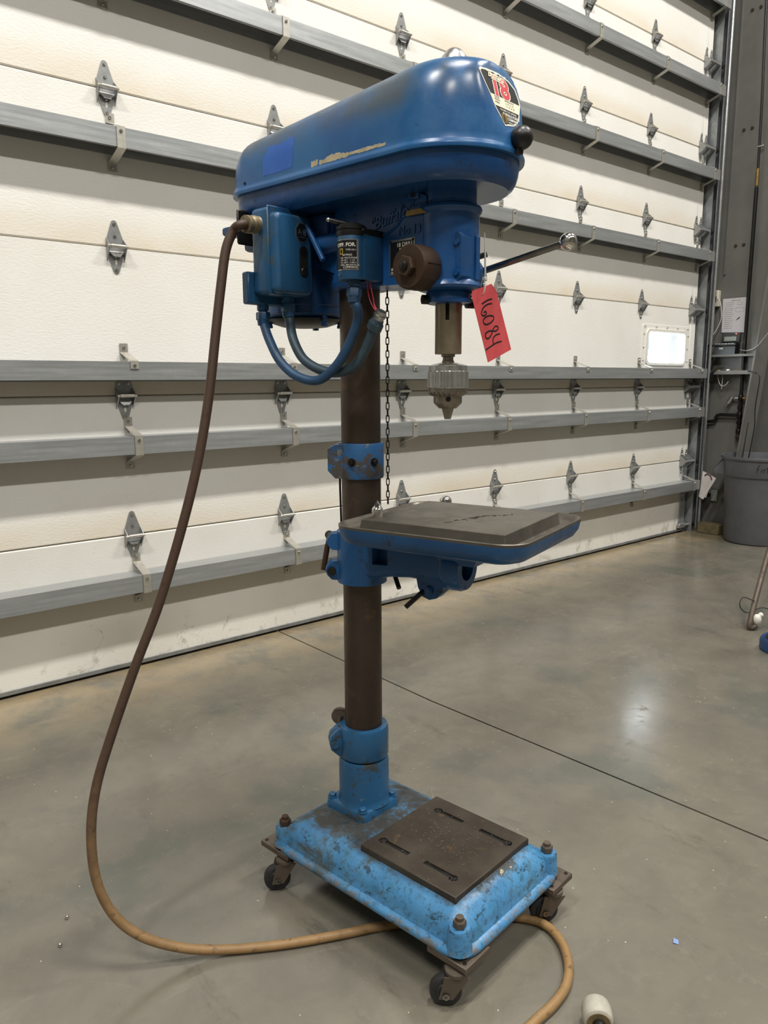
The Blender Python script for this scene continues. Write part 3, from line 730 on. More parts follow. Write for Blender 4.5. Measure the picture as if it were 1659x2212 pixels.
side_strip(-.135,-.045,lambda t:.17+.05*(t-.5)**2,lambda t:.60-.1*(t<.12)+.02*math.sin(9*t),22,pt,'touched_up_patch',.006,'brighter blue touched up patch')
g=G(); g.cyl((-.192,-.1290,LIP+.018),(-.192,-.1348,LIP+.018),.0028,seg=10); P('rivet_hole',g,'void')
# pan under the hood
g=G(); 
def pan_ring(s,z): return [Vector((*(med(p)+(Vector(p)-med(p))*s),z)) for p in PL]
g.rings([pan_ring(.955,LIP-.0005),pan_ring(.95,LIP-.012),pan_ring(.938,LIP-.023),pan_ring(.915,LIP-.033),pan_ring(.88,LIP-.041),pan_ring(.83,LIP-.046)],True,False); P('guard_pan',g,'head',50)
g=G(); g.rings([pan_ring(.83,LIP-.046),pan_ring(.82,LIP-.047)],True,True); P('pan_floor',g,plain('pan_paint','#1d4a7c',.22,0,.15,9),0)
P('spindle_cap',G().lathe([(.029,0),(.027,.45),(.022,.72),(.014,.9),(.006,.98),(0,1)],(.226,.012,LIP+.143),(.226,.012,LIP+.200),24,caps=False),'silver',60)
# front badge
def bp(u,v,d=0): return BP0+BY_*u+BU*v+BN*d
SH=[(-.0518,.0474),(-.0465,.0506),(-.0244,.0535),(.0053,.0549),(.0351,.0499),(.0517,.0395),(.0576,.0218),(.0580,.0120),(.0496,-.0044),(.0449,-.0159),(.0345,-.0262),(.0221,-.0336),(.0043,-.0366),(-.0060,-.0390),(-.0165,-.0233),(-.0257,-.0108),(-.0335,.0102),(-.0430,.0275),(-.0506,.0438)]
SHC=[(u-.004,v) for u,v in SH]
def inset(pl,k): cx=sum(u for u,_ in pl)/len(pl);cy=sum(v for _,v in pl)/len(pl); return [(cx+(u-cx)*k,cy+(v-cy)*k) for u,v in pl]
def clipv(pl,v0,v1):
    def cut(pl,f,s):
        o=[]
        for i in range(len(pl)):
            a,b=pl[i],pl[(i+1)%len(pl)]; da,db=s*(a[1]-f),s*(b[1]-f)
            if da>=0: o.append(a)
            if da*db<0: t=da/(da-db); o.append((a[0]+(b[0]-a[0])*t,f))
        return o
    return cut(cut(pl,v0,1),v1,-1)
badge=P('badge',G().prism(SHC,BP0,BY_,BU,-.004,.0006),'white',0,'printed front badge')
def badge_piece(name,pl,d,m): return ob(name,G().prism(pl,BP0,BY_,BU,d-.0004,d),m,badge,ang=0)
IN=inset(SHC,.93)
badge_piece('print_field',clipv(IN,.0115,1),.0009,'blackp'); badge_piece('print_band',clipv(inset(SHC,.985),-.0075,.0105),.0009,'cream'); badge_piece('print_field',clipv(IN,-1,-.0075),.0009,'blackp')
def bt(name,s,size,u,v,d,m,**k): return text(name,s,size,bp(u,v,d),BY_,BU,m,badge,.0001,**k)
bt('number','18',.047,-.030,.0125,.0010,'cream',sx=1.15,bold=.0034); bt('number','18',.047,-.030,.0125,.0013,'redp',sx=1.15,bold=.0014)
bt('script','"Buffalo"',.0165,-.040,.040,.0016,'cream',shear=.35,bold=.0004)
g=G(); g.prism([(-.026,.0375),(.004,.0365),(.018,.043),(.004,.0385),(-.026,.0392)],BP0,BY_,BU,.0010,.0016); ob('swash',g,'cream',badge,ang=0)
for i,(s,u,v) in enumerate((('MODEL',-.026,.007),('SPINDLE',-.027,.0025),('SPEEDS',-.027,-.0025),('SPINDLE R.P.M.',.004,.0065),('4  6  9  12  15',.004,.0015),('5  7 10  14  18',.004,-.0035))): bt('small_print',s,.0042,u,v,.0011,'grey_print')
bt('small_print','MACHINE TOOL DIVISION',.0048,-.016,-.0135,.0011,'white',sx=.85); bt('maker_name','BUFFALO FORGE',.0072,-.010,-.0205,.0011,'white',bold=.0002,sx=.9); bt('maker_name','COMPANY',.0066,.001,-.0268,.0011,'white',bold=.0002); bt('small_print','BUFFALO, N.Y. U.S.A.',.004,.002,-.0318,.0011,'white')
g=G(); g.prism([(-.0145,-.019),(-.004,-.0175),(.0005,-.025),(-.003,-.034),(-.0095,-.0345),(-.017,-.0245)],BP0,BY_,BU,.0008,.0018); ob('latch_plate',g,'brass',badge,ang=0)
g=G(); g.prism([(-.0115,-.0205),(-.0085,-.0205),(-.0075,-.031),(-.0105,-.031)],BP0,BY_,BU,.0018,.0021); ob('latch_slot',g,'void',badge,ang=0)
g=G(); kc=bp(.018,-.0575,.010); g.ball(kc,.0195,24,16); g.cyl(kc-BN*.025,kc,.010); g.cyl(kc-Z*.024-BN*.006,kc-Z*.01-BN*.004,.008); P('latch_knob',g,'black',60)

# ---- head casting
g=G()
g.rings([[(x,y,z) for x,z in ((-.005,1.300),(.205,1.292),(.215,1.300),(.215,1.440),(.190,1.452),(-.005,1.456))] for y in (-.050,.050)])
g.rings([[(x,y,z) for x,z in ((.0,1.447),(.186,1.447),(.186,1.460),(.0,1.460))] for y in (-.054,.054)])
g.lathe([(.056,0),(.060,.04),(.060,.09),(.055,.13),(.0545,.5),(.051,.9),(.047,1)],(0,0,1.298),(0,0,1.455),40)
g.lathe([(.049,0),(.0575,.02),(.0600,.05),(.0575,.085),(.0545,.11),(.0545,.86),(.0575,.885),(.0595,.915),(.0575,.945),(.050,.97),(.0495,1)],(.2286,0,1.279),(.2286,0,1.432),48)
# tapered clamp boss at the back of the sleeve
g.rings([[(-.02,y,z) for y,z in ((-.052,1.33),(-.052,1.43),(.05,1.43),(.05,1.33))],[(-.072,y*.75,z) for y,z in ((-.052,1.345),(-.052,1.405),(.05,1.405),(.05,1.345))]])
g.lathe([(.017,0),(.019,.1),(.019,.9),(.016,1)],(-.05,-.062,1.385),(.02,-.052,1.388),20)
# front cover box on the quill housing
fa=R(8)
P('head_casting',g,'head')
g=G(); g.cyl((.2286,0,1.425),(.2286,0,1.452),.0488,seg=40); P('spindle_neck',g,'head')
g=G(); g.box(.176,.2,-.056,-.04,1.4375,1.4545,.002,1); P('lock_pad',g,'head'); P('lock_screw',G().cyl((.189,-.0565,1.446),(.189,-.0555,1.446),.0055,seg=12),'void')
g=G(); 
def cov(o,y0,y1): return [[(x,y,z) for x,z in ((.235,1.288-o),(.272+o,1.288-o),(.283+o,1.300-o),(.283+o,1.366+o),(.276+o,1.374+o),(.235,1.374+o))] for y in (y0,y1)]
g.rings(cov(0,-.036,.003)); g.rings(cov(.003,.0045,.016)); P('front_cover',g,'head')
g=G(); g.box(.262,.2775,-.012,.012,1.368,1.422,.004,2); P('cover_neck',g,'head')
for z in (1.357,1.306): P('cover_screw',G().cyl((.274,-.035,z),(.274,-.040,z),.0055,seg=14),'head')
P('brass_plate',G().box(.172,.219,-.0555,-.053,1.4105,1.4205,.0006,1),'brass')
text('casting_number','No 13',.022,(.150,-.0503,1.381),(1,0,0),(0,0,1),'head',dp,.0016,sx=.95,bold=.0003)
text('casting_script','"Buffalo"',.031,(.078,-.0503,1.396),(.985,0,.17),(-.17,0,.985),'head',dp,.0018,shear=.4,sx=1.0,bold=.0004)
g=G(); g.tube(spline([(.100,-.0505,1.385),(.125,-.0505,1.389),(.150,-.0505,1.402),(.166,-.0505,1.422),(.160,-.0505,1.432)],6),.0022,8); P('casting_swash',g,'head')
text('casting_word','MADE IN U.S.A.',.008,(.176,-.0503,1.4255),(1,0,0),(0,0,1),'head',dp,.001)
# speed plate
sp=P('speed_plate',G().box(.128,.190,-.0515,-.0495,1.3115,1.374,.0004,1),'silver',0,'riveted speed table plate')
ob('plate_field',G().box(.131,.187,-.0519,-.0513,1.317,1.370),'platebl',sp,ang=0)
def spt(s,size,x,z,**k): return text('plate_lettering',s,size,(x,-.0520,z),(1,0,0),(0,0,1),'white',sp,.0001,**k)
spt('18 DRILL',.0105,.1465,1.3605,bold=.0002); spt('MOTOR R.P.M.',.0072,.1535,1.3535,bold=.0002); spt('1725  1450  1140',.0062,.1535,1.347); spt('SPINDLE SPEEDS',.0054,.1535,1.341)
for i,(a,b) in enumerate((('530','1090'),('840','705'),('1320','1110'),('2080','1750'),('3300','2800'))): spt(a,.0052,.1535,1.3355-.0042*i); spt(b,.0052,.168,1.3355-.0042*i)
spt('BUFFALO FORGE CO.',.0068,.1335,1.3195,bold=.0001,sx=.86); spt('BUFFALO, N.Y. U.S.A.',.0048,.1335,1.3145)
for x,z in ((.1865,1.371),(.1315,1.371)): ob('rivet',G().ball((x,-.052,z),.0022,10,6),'darksteel',sp)
# return spring housing (brown wheel)
g=G(); g.lathe([(.035,0),(.0385,.1),(.0395,.5),(.0385,.93),(.036,1)],(.2145,-.048,1.3155),(.2145,-.098,1.3155),44); sh=P('spring_housing',g,'rust')
ob('cap_nut',G().hexnut((.2145,-.098,1.3155),(0,-1,0),.019,.012),'rust',sh,ang=20); ob('shaft_end',G().lathe([(.009,0),(.0088,.6),(.006,1)],(.2145,-.11,1.3155),(.2145,-.115,1.3155),18),'darksteel',sh)
ob('housing_slot',G().box(.2525,.2545,-.09,-.055,1.318,1.3195),'void',sh,ang=0)
# quill, clamp ring, spindle and chuck
g=G(); g.lathe([(.036,0),(.042,.08),(.042,.85),(.040,1)],(.2286,0,1.2565),(.2286,0,1.2785),40); g.cyl((.2286,0,1.274),(.2286,0,1.284),.040,seg=32); P('quill_clamp_ring',g,'head')
r,t=ear_frame(-120); P('clamp_ring_bolt',G().cyl(Vector((.2286,0,1.264))+r*.04,Vector((.2286,0,1.264))+r*.052,.0085,seg=14),'darksteel'); r,t=ear_frame(60); P('clamp_ring_bolt',G().cyl(Vector((.2286,0,1.259))+r*.035,Vector((.2286,0,1.259))+r*.052,.009,seg=14),'darksteel')
q_=P('quill',G().lathe([(.0243,0),(.0248,.02),(.0248,1)],(.2286,0,1.1665),(.2286,0,1.262),36),'quill')
r,t=ear_frame(-57)
c=G(); mx=Matrix.Translation(Vector((.2286,0,1.238))+r*.024)@Matrix(((t.x,r.x,0,0),(t.y,r.y,0,0),(0,0,1,0),(0,0,0,1))); c.box(-.0035,.0035,-.008,.01,-.011,.03,0,mx=mx); 
cc=cutter(c); boolean(q_,[cc]); P('quill_slot_shade',G().box(-.0034,.0034,-.007,-.0055,-.0108,.024,mx=mx),'void',0)  # dark strip added on the slot floor, shade of the recess as colour
SPX,SPY=.2286,0
ck=root('chuck'); ck.parent=dp; ck.location=(SPX,SPY,0)
ob('spindle_nose',G().lathe([(.0115,0),(.0115,.25),(.010,.3),(.010,.6),(.013,.7),(.013,1)],(0,0,1.150),(0,0,1.1675),24),'chuckdark',ck)
ob('chuck_body',G().lathe([(.0135,0),(.020,.1),(.0345,.33),(.0365,.42),(.0365,1)],(0,0,1.1515),(0,0,1.136),40),'chuck',ck)
g=G(); n=96; pr=[]
for z,k in ((1.136,.97),(1.1345,1),(1.1055,1),(1.104,.97)):
    pr.append([((.0378+(.0008 if i%4<2 else -.0006))*k*math.cos(2*math.pi*i/n),(.0378+(.0008 if i%4<2 else -.0006))*k*math.sin(2*math.pi*i/n),z) for i in range(n)])
g.rings(pr); ob('chuck_sleeve',g,'chuck',ck,ang=30)
g=G(); n=72; pr=[]
for z,rr,am in ((1.1045,.0362,0),(1.0975,.0362,.0),(1.0945,.0352,.0022),(1.089,.0275,.0002)): pr.append([((rr+(am if i%3==0 else -am))*math.cos(2*math.pi*i/n),(rr+(am if i%3==0 else -am))*math.sin(2*math.pi*i/n),z) for i in range(n)])
g.rings(pr); ob('chuck_gear_ring',g,'chuckdark',ck,ang=25)
nb=ob('chuck_nose',G().lathe([(.0268,0),(.0268,.62),(.0255,.7),(.019,.93),(.0165,1)],(0,0,1.096),(0,0,1.0665),36),'chuckdark',ck)
r,t=ear_frame(-50); boolean(nb,[cutter(G().cyl(r*.01+Z*1.084,r*.05+Z*1.084,.0047,seg=16))])
ob('key_hole',G().cyl(r*.0215+Z*1.084,r*.0262+Z*1.084,.0047,seg=14),'void',ck)
for a in (-80,40,160):
    r,t=ear_frame(a); g=G(); 
    g.rings([[r*.0008-t*.0085+Z*1.067,r*.0115-t*.006+Z*1.067,r*.0115+t*.006+Z*1.067,r*.0008+t*.0085+Z*1.067],[r*.0006-t*.0035+Z*1.0465,r*.0062-t*.003+Z*1.0465,r*.0062+t*.003+Z*1.0465,r*.0006+t*.0035+Z*1.0465]]); ob('chuck_jaw',g,'chuckdark',ck,ang=0)
# feed hub and lever on the far side
g=G(); g.lathe([(.038,0),(.040,.15),(.036,.4),(.022,.85),(.016,1)],(.2145,.052,1.3155),(.2145,.118,1.3155),32); P('feed_hub',g,'head')
g=G(); g.cyl((.222,.084,1.318),(.408,.10,1.356),[.0062,.0062][0],seg=16); lv=P('feed_lever',g,'rod'); ob('lever_ball',G().ball((.4145,.10,1.3575),.0158),'chrome',lv,ang=60)
g=G(); g.cyl((.2145,.09,1.3155),(.262,.105,1.274),.0055,seg=14); P('feed_lever',g,'chrome')
P('hub_pin',G().cyl((.26,.05,1.343),(.272,.058,1.347),.005,seg=12),'black')
P('pointer',G().cyl((.235,.04,1.276),(.274,.061,1.2735),.0042,seg=10),'darksteel')
# lock lever of the motor mount
P('belt_lever',G().cyl((-.062,-.085,1.422),(-.020,-.082,1.352),.0058,seg=14),'head')
P('mount_bracket',G().box(-.30,-.03,-.06,.06,1.40,1.446,.008,2),'motor')
g=G(); g.box(-.31,-.09,-.11,.10,1.428,1.4465,.006,2); P('mount_plate',g,'motor')
# ---- motor
g=G(); g.lathe([(.06,0),(.078,.03),(.084,.07),(.084,.16),(.086,.17),(.086,.9),(.080,1)],(-.168,0,1.246),(-.168,0,1.425),48); mo=P('motor',g,'motor')
ob('motor_bell',G().lathe([(.03,0),(.05,.12),(.074,.6),(.082,1)],(-.168,0,1.233),(-.168,0,1.249),40),'darksteel',mo)
for a in (-10,-70,-130,120,50): 
    r,t=ear_frame(a); c=Vector((-.168,0,0))+r*.077; ob('motor_bolt',G().cyl(c+Z*1.238,c+Z*1.262,.006,seg=10).hexnut(c+Z*1.238,-Z,.007,.006),'motor',mo,ang=20)
g=G(); g.box(-.150,-.13,-.182,-.03,1.270,1.332,.003,1); P('motor_terminal_box',g,'starter')
# ---- starter box
sb=P('starter_box',G().box(-.134,-.082,-.168,-.068,1.287,1.450,.009,3),'starter',38,'starter enclosure')
g=G(); g.box(-.083,-.080,-.169,-.067,1.286,1.451,.0012,1)
def rl(x,i,z0=1.288,z1=1.4385): return [(x,u,v) for u,v in rrect(.047-i,(z1-z0)/2-i,.011,-.1175+.0,(z0+z1)/2,5)]
g.rings([rl(-.081,0),rl(-.068,0),rl(-.0625,.0025),rl(-.060,.007)]); lid=ob('box_lid',g,'starter',sb)
def bxt(u,v,d=0): return Vector((-.0598+d,u,v))
oc=[(.0165*math.cos(R(22.5+45*i)),.0205*math.sin(R(22.5+45*i))) for i in range(8)]
lg=ob('logo_plate',G().prism(oc,bxt(-.1005,1.4055),(0,1,0),(0,0,1),-.001,.0006),'silver',sb,ang=0)
oc2=[(u*.88,v*.88) for u,v in oc]
ob('logo_field',G().prism(oc2,bxt(-.1005,1.4055),(0,1,0),(0,0,1),.0006,.0010),'platebl',sb,ang=0)
text('logo_letters','A·B',.0165,bxt(-.1005,1.4010,.0011),(0,1,0),(0,0,1),'silver',sb,.0002,align='CENTER',sx=.9,bold=.0002); ob('logo_bar',G().box(-.0589,-.0586,-.1115,-.0895,1.3965,1.3975),'silver',sb,ang=0)
# push button opening: a recessed oval with a button below
ov=[]
for i in range(13): a=R(180*i/12); ov.append((.011*math.cos(a),.019+.011*math.sin(a)))
for i in range(13): a=R(180+180*i/12); ov.append((.011*math.cos(a),-.019+.011*math.sin(a)))
ob('button_recess',G().prism(ov,bxt(-.0965,1.3515),(0,1,0),(0,0,1),-.002,.0004),'void',sb,ang=0)
ob('stop_button',G().lathe([(.0088,0),(.0088,.5),(.0075,1)],bxt(-.0962,1.332,-.001),bxt(-.0962,1.332,.0035),18).cyl(bxt(-.0962,1.332,.0034),bxt(-.0962,1.332,.0038),.0055,seg=14),'black',sb); ob('start_button',G().cyl(bxt(-.0968,1.3705,-.001),bxt(-.0968,1.3705,.001),.009,seg=16),'blackp',sb)
P('rear_shield',G().box(-.206,-.20,-.149,-.05,1.395,1.464,.004,1),'darksteel')
# cord connector on the near side of the box
g=G(); g.lathe([(.0165,0),(.0165,.2),(.0145,.25),(.0145,.38),(.017,.42),(.017,.6),(.0155,.7),(.0165,.75),(.0165,1),(.012,1)],(-.112,-.160,1.4185),(-.109,-.200,1.4150),20); P('cord_connector',g,plain('zinc_connector','#8e8168',.5,.5,.3,60))
# ---- switch on the side of the head
g=G(); g.lathe([(.026,0),(.027,.03),(.027,.97),(.026,1)],(.0835,-.106,1.302),(.0835,-.106,1.385),32); g.box(.058,.1115,-.104,-.05,1.302,1.385,.003,2); sw=P('drum_switch',g,'starter',38,'drum reversing switch')
g=G(); g.lathe([(.0275,0),(.029,.15),(.029,.4),(.0265,.5),(.0285,.62),(.0285,.8),(.024,1)],(.0835,-.106,1.379),(.0835,-.106,1.3995),32); g.box(.057,.1125,-.106,-.05,1.380,1.393,.002,1); ob('switch_cap',g,'black',sw)
g=G(); g.tube([(.0835,-.106,1.398),(.076,-.118,1.402),(.062,-.142,1.407)],[.006,.0058,.0038],10); g.cyl((.0835,-.106,1.395),(.0835,-.106,1.402),.017,seg=20); ob('switch_handle',g,'black',sw); ob('handle_tip',G().ball((.0615,-.143,1.4073),.0042,10,8),'silver',sw)
# curved label plate wrapped on the round front
def wrap(a,z,rr): return Vector((.0835+rr*math.sin(R(a)),-.106-rr*math.cos(R(a)),z))
def wraprect(g,a0,a1,z0,z1,r0,r1,n=14):
    rs=[]
    for i in range(n+1):
        a=a0+(a1-a0)*i/n; rs.append([wrap(a,z0,r0),wrap(a,z0,r1),wrap(a,z1,r1),wrap(a,z1,r0)])
    g.rings(rs)
g=G(); wraprect(g,-35,72,1.3175,1.3715,.0268,.0276); ob('label_plate',g,'silver',sw,ang=60)
g=G(); wraprect(g,-32,64,1.3195,1.370,.0270,.0279); ob('label_field',g,'platebl',sw,ang=60)
def wtext(s,size,a,z,m='white',bold=0):
    o=text('label_lettering',s,size,(0,0,0),(1,0,0),(0,1,0),m,sw,.0001,bold=bold)
    for v in o.data.vertices:
        p=wrap(a+math.degrees(v.co.x/.028),z+v.co.y,.0281+v.co.z); v.co=p
wtext('REV. OFF. FOR.',.0085,-45,1.360,bold=.0002) if False else wtext('OFF. FOR.',.0088,-18,1.359,bold=.0002)
wtext('TYPE AG-1',.0042,22,1.3515); wtext('RATINGS',.0046,8,1.3425); 
for i,s in enumerate(('H.P. VOLTS PHASE','1/4 115 1   1 110','1½ 220 3  2 440 3','MAX. 600 VOLTS A.C.')): wtext(s,.0040,0,1.3375-.0041*i)
wtext('COMPANY',.0056,10,1.3205)
g=G(); wraprect(g,-4,10,1.3455,1.3555,.0279,.02815,4); ob('logo_square',g,'yellow',sw,ang=60); g=G(); wraprect(g,-1.5,7.5,1.347,1.354,.0280,.0283,4); ob('logo_square',g,'platebl',sw,ang=60)
wtext('D',.0068,.5,1.3482,'yellow')
ob('label_screw',G().cyl(wrap(-8,1.3105,.0265),wrap(-8,1.3105,.0283),.0034,seg=12),'starter',sw)
# ---- armoured conduits
def gland(p,d,m,name='conduit_gland'):
    p=Vector(p); d=Vector(d).normalized()
    g=G(); g.lathe([(.009,0),(.012,.05),(.012,.3),(.0095,.34),(.0095,.42)],p,p+d*.04,18); g.hexnut(p+d*.016,d,.0145,.016); g.lathe([(.0125,0),(.0115,1)],p+d*.03,p+d*.042,16); return P(name,g,m,25)
gland((.090,-.105,1.303),(-.0,-.08,-1),'conduit'); gland((-.142,-.137,1.2725),(.02,-.01,-1),'starter'); gland((-.104,-.103,1.289),(.03,0,-1),'starter')
c1=[(.090,-.108,1.262),(.0958,-.1045,1.25),(.0856,-.0972,1.2238),(.0645,-.1041,1.1772),(.0391,-.1122,1.1428),(.0047,-.1259,1.1192),(-.0394,-.1408,1.1284),(-.0796,-.1475,1.1578),(-.1135,-.1454,1.1997),(-.139,-.1375,1.232)]
c2=[(-.1025,-.1025,1.249),(-.0985,-.1030,1.235),(-.0778,-.1125,1.1995),(-.0472,-.1146,1.1622),(-.0093,-.1063,1.1408),(.0284,-.0946,1.1342),(.0627,-.0815,1.1472),(.0869,-.076,1.1756),(.1035,-.0752,1.2052),(.1105,-.0752,1.216)]
P('switch_conduit',G().tube(spline(c1,8),.0092,14),'conduit',60,'blue conduit from the switch to the motor')
P('starter_conduit',G().tube(spline(c2,8),.0096,14),'conduit2',60,'grey blue conduit with a loose upper end')
e=Vector(c2[-1]); d=(e-Vector(c2[-2])).normalized(); g=G(); g.hexnut(e-d*.004,d,.0148,.017); g.lathe([(.0125,0),(.0115,1)],e+d*.013,e+d*.019,16); P('conduit_gland',g,'conduit2',25)
g=G(); g.lathe([(.0105,0),(.0105,.3),(.0118,.35),(.0118,.55),(.010,.6),(.010,1)],e+d*.018,e+d*.036,18); P('loose_connector',g,'silver',30,'bright connector on the loose conduit end')
for dx in (-.0025,.0025):
    P('switch_wire',G().tube(spline([(.0945+dx,-.074,1.306),(.099+dx*2,-.072,1.277),(.1065+dx,-.071,1.256),e+d*.03+Vector((dx*.6,0,0))],8),.0013,6),'red_wire',60)

# ---- hanging chain beside the column
chn=tag(root('lift_chain',(PX,PY,0),PA),'thin black link chain hanging beside the column from head to table','chain')
def link_mesh():
    g=G(); pts=[]
    for i in range(12):
        a=R(30*i); pts.append((.0031*math.cos(a),0,.0031*math.sin(a)+(.0048 if math.sin(a)>0.01 else (-.0048 if math.sin(a)<-.01 else 0))))
    g.tube(pts,.0011,6,closed=True); return g.mesh('chain_link','darksteel',60)
lkm=link_mesh(); zz=1.292; i=0
while zz>.862:
    link('chain_link',lkm,chn,(.039,.0405,zz),(0,0,R(45) if i%2 else R(-30))); zz-=.0133; i+=1

# ---- inventory tag tied to the feed lever
itag=tag(root('inventory_tag',(PX,PY,0),PA),'red cardboard tag with handwritten number 16084 hanging from the feed lever','tag')
TXX=.285
def tp(u,v,d=0): return Vector((TXX+d,u,v))
tgp=[(-.0071,1.2687),(-.0040,1.2761),(.0545,1.2931),(.0707,1.2820),(.1250,1.1767),(.0483,1.1511)]
# the card hangs a little turned, built flat in its own plane
tq=root('card_plane')
COL.objects.unlink(tq); bpy.data.objects.remove(tq)
ob('tag_card',G().prism(tgp,(TXX,0,0),(0,1,0),(0,0,1),-.0003,.0003),'tag',itag,ang=0)
# handwriting: strokes given along the card (w across from its left edge to the right, h down from the top)
A0=Vector((-.0050,1.2740)); B0=Vector((.0655,1.2935)); Cc=Vector((.0483,1.1511)); DD=Vector((.1250,1.1767))
def wr(a,b):   # a 0..1 across, b 0..1 down
    l=A0+(Cc-A0)*b; r_=B0+(DD-B0)*b; p=l+(r_-l)*a; return tp(p.x,p.y,.0006)
strokes=[[(.27,.20),(.45,.185),(.62,.18),(.73,.185)],
 [(.68,.245),(.5,.235),(.33,.25),(.22,.285),(.17,.325),(.2,.355),(.3,.365),(.37,.34),(.34,.315),(.26,.325)],
 [(.55,.405),(.62,.43),(.58,.47),(.42,.495),(.25,.49),(.17,.455),(.2,.41),(.33,.39),(.48,.395),(.57,.415)],
 [(.60,.57),(.68,.585),(.68,.62),(.56,.635),(.42,.61),(.30,.595),(.16,.605),(.12,.65),(.18,.685),(.3,.675),(.40,.64),(.48,.595),(.60,.565)],
 [(.70,.70),(.56,.69),(.43,.705),(.37,.745),(.36,.80)],[(.70,.815),(.5,.80),(.3,.805),(.02,.82)]]
for s_ in strokes:
    g=G(); g.tube(spline([wr(*p) for p in s_],6),.0016,6); bmesh.ops.transform(g.b,matrix=Matrix.Translation((TXX+.0004,0,0))@Matrix.Diagonal((.08,1,1,1))@Matrix.Translation((-TXX-.0006,0,0)),verts=g.b.verts[:]); ob('ink_stroke',g,'ink',itag,ang=60)
g=G(); g.tube(spline([tp(.0275,1.379,.002),tp(.029,1.34,.003),tp(.0300,1.304,.003)],6),[.0009]*5+[.0017]*8,8); g.box(TXX-.002,TXX+.006,.0262,.0338,1.296,1.303,.0012,1)
g.tube(spline([tp(.0300,1.300,.001),tp(.0265,1.288,.006),tp(.0262,1.276,.004),tp(.0285,1.271,-.003),tp(.0325,1.282,-.009),tp(.031,1.297,-.004)],6),.0013,8); ob('zip_tie',g,'tie',itag)

# ---- steel centre standing on the table
ct=tag(root('lathe_center'),'small shiny pointed steel center standing on the table corner','center')
M10=Matrix.Translation((PX,PY,0))@Matrix.Rotation(PA+TA,4,'Z'); pc=M10@Vector((.101,-.095,.8557)); ct.location=pc
ob('center_body',G().lathe([(.0103,0),(.0108,.05),(.0108,1)],(0,0,0),(0,0,.0165),24),'chuck',ct); ob('center_point',G().lathe([(.0108,0),(0,1)],(0,0,.0165),(0,0,.0335),24,caps=False),'chrome',ct)

# ---- power cord
cd=tag(root('power_cord'),'tan and dark brown power cord looping from the starter box down across the floor','cord')
cp=[(.7923,-1.5059,1.416),(.7704,-1.5088,1.411),(.7642,-1.4948,1.4027),(.7485,-1.4898,1.3661),(.7331,-1.4926,1.2963),(.7156,-1.4977,1.2091),(.6932,-1.5044,1.0957),(.6648,-1.5072,.9779),(.6284,-1.5042,.8559),(.5757,-1.4944,.7033),(.524,-1.4848,.5832),(.4723,-1.477,.4552),(.4383,-1.476,.3626),(.4196,-1.4857,.2792),(.4186,-1.4984,.1898),(.439,-1.5185,.118),(.4782,-1.5489,.0697),(.5409,-1.5832,.0329),(.6058,-1.6150,.0135),(.6726,-1.6561,.0096),(.7359,-1.6931,.0096),(.8207,-1.7344,.0096),(.9008,-1.7708,.0096),(1.0,-1.83,.0096),(1.09,-1.89,.0096),(1.1426,-1.9488,.0096),(1.1559,-1.9924,.0096),(1.1381,-2.0407,.0096),(1.102,-2.0821,.0096),(1.0558,-2.1101,.0096),(1.0037,-2.1218,.0096),(.9418,-2.1247,.0096),(.88,-2.135,.0096),(.85,-2.19,.0096),(.89,-2.25,.0096),(.96,-2.262,.012),(1.0,-2.24,.018),(1.018,-2.222,.026)]
ob('cord_jacket',G().tube(spline(cp,8),.0092,14),'cord',cd,ang=60)
pd=Vector((.026,.024,.0)).normalized(); p0=Vector((1.014,-2.210,.0265))
g=G(); g.lathe([(.020,0),(.0245,.08),(.0262,.25),(.0262,.8),(.024,1)],p0,p0+pd*.040,30); pg=ob('plug',g,'plug',cd,label='pale round plug end')
ob('plug_face',G().cyl(p0-pd*.0005,p0+pd*.001,.0205,seg=28),'plugface',pg); ob('cord_grip',G().lathe([(.0105,0),(.012,.5),(.0105,1)],p0-pd*.012,p0+pd*.001,18),'darksteel',pg)
for s_ in (-1,1):
    t_=Vector((-pd.y,pd.x,0)); g=G(); g.tube(spline([p0-pd*.02+t_*(.004*s_),p0-pd*.008+t_*(.006*s_)+Z*.004,p0+pd*.0+t_*(.005*s_)+Z*.002],5),.0028,8); ob('inner_wire',g,'cream' if s_>0 else 'silver',pg)

# ================================================================ THINGS BY THE COLUMN
FX=WXC
# shelf with control gear
sh=tag(root('wall_shelf'),'grey two tier steel shelf bolted in the recess of the steel column','shelf')
ob('shelf_board',G().box(FX-.095,FX-.001,-.372,-.03,1.158,1.166),'colpaint',sh,ang=0); ob('shelf_board',G().box(FX-.085,FX-.001,-.385,-.07,1.283,1.290),'colpaint',sh,ang=0)
ob('shelf_lip',G().box(FX-.097,FX-.094,-.372,-.03,1.150,1.176),'colpaint',sh,ang=0); ob('shelf_lip',G().box(FX-.087,FX-.084,-.385,-.07,1.274,1.291),'colpaint',sh,ang=0)
ob('shelf_back',G().box(FX-.012,FX-.001,-.37,-.235,1.166,1.283),'colpaint',sh,ang=0)
for y in (-.268,-.345): ob('shelf_bolt',G().ball((FX-.013,y,1.245),.005,10,6),'screw',sh)
ph=tag(root('desk_phone'),'black desk telephone like control set lying on the upper shelf','telephone')
g=G(); g.rings([[(x,y,z) for x,z in ((FX-.09,1.2905),(FX-.015,1.2905),(FX-.015,1.372),(FX-.085,1.345))] for y in (-.238,-.085)]); ob('body',g,'black',ph)
g=G(); g.box(FX-.09,FX-.05,-.24,-.035,1.348,1.362,.004,1); ob('top_deck',g,'darksteel',ph)
for i in range(6): ob('key',G().box(FX-.085,FX-.055,-.225+.024*i,-.208+.024*i,1.361,1.366,.001,1),'galv',ph)
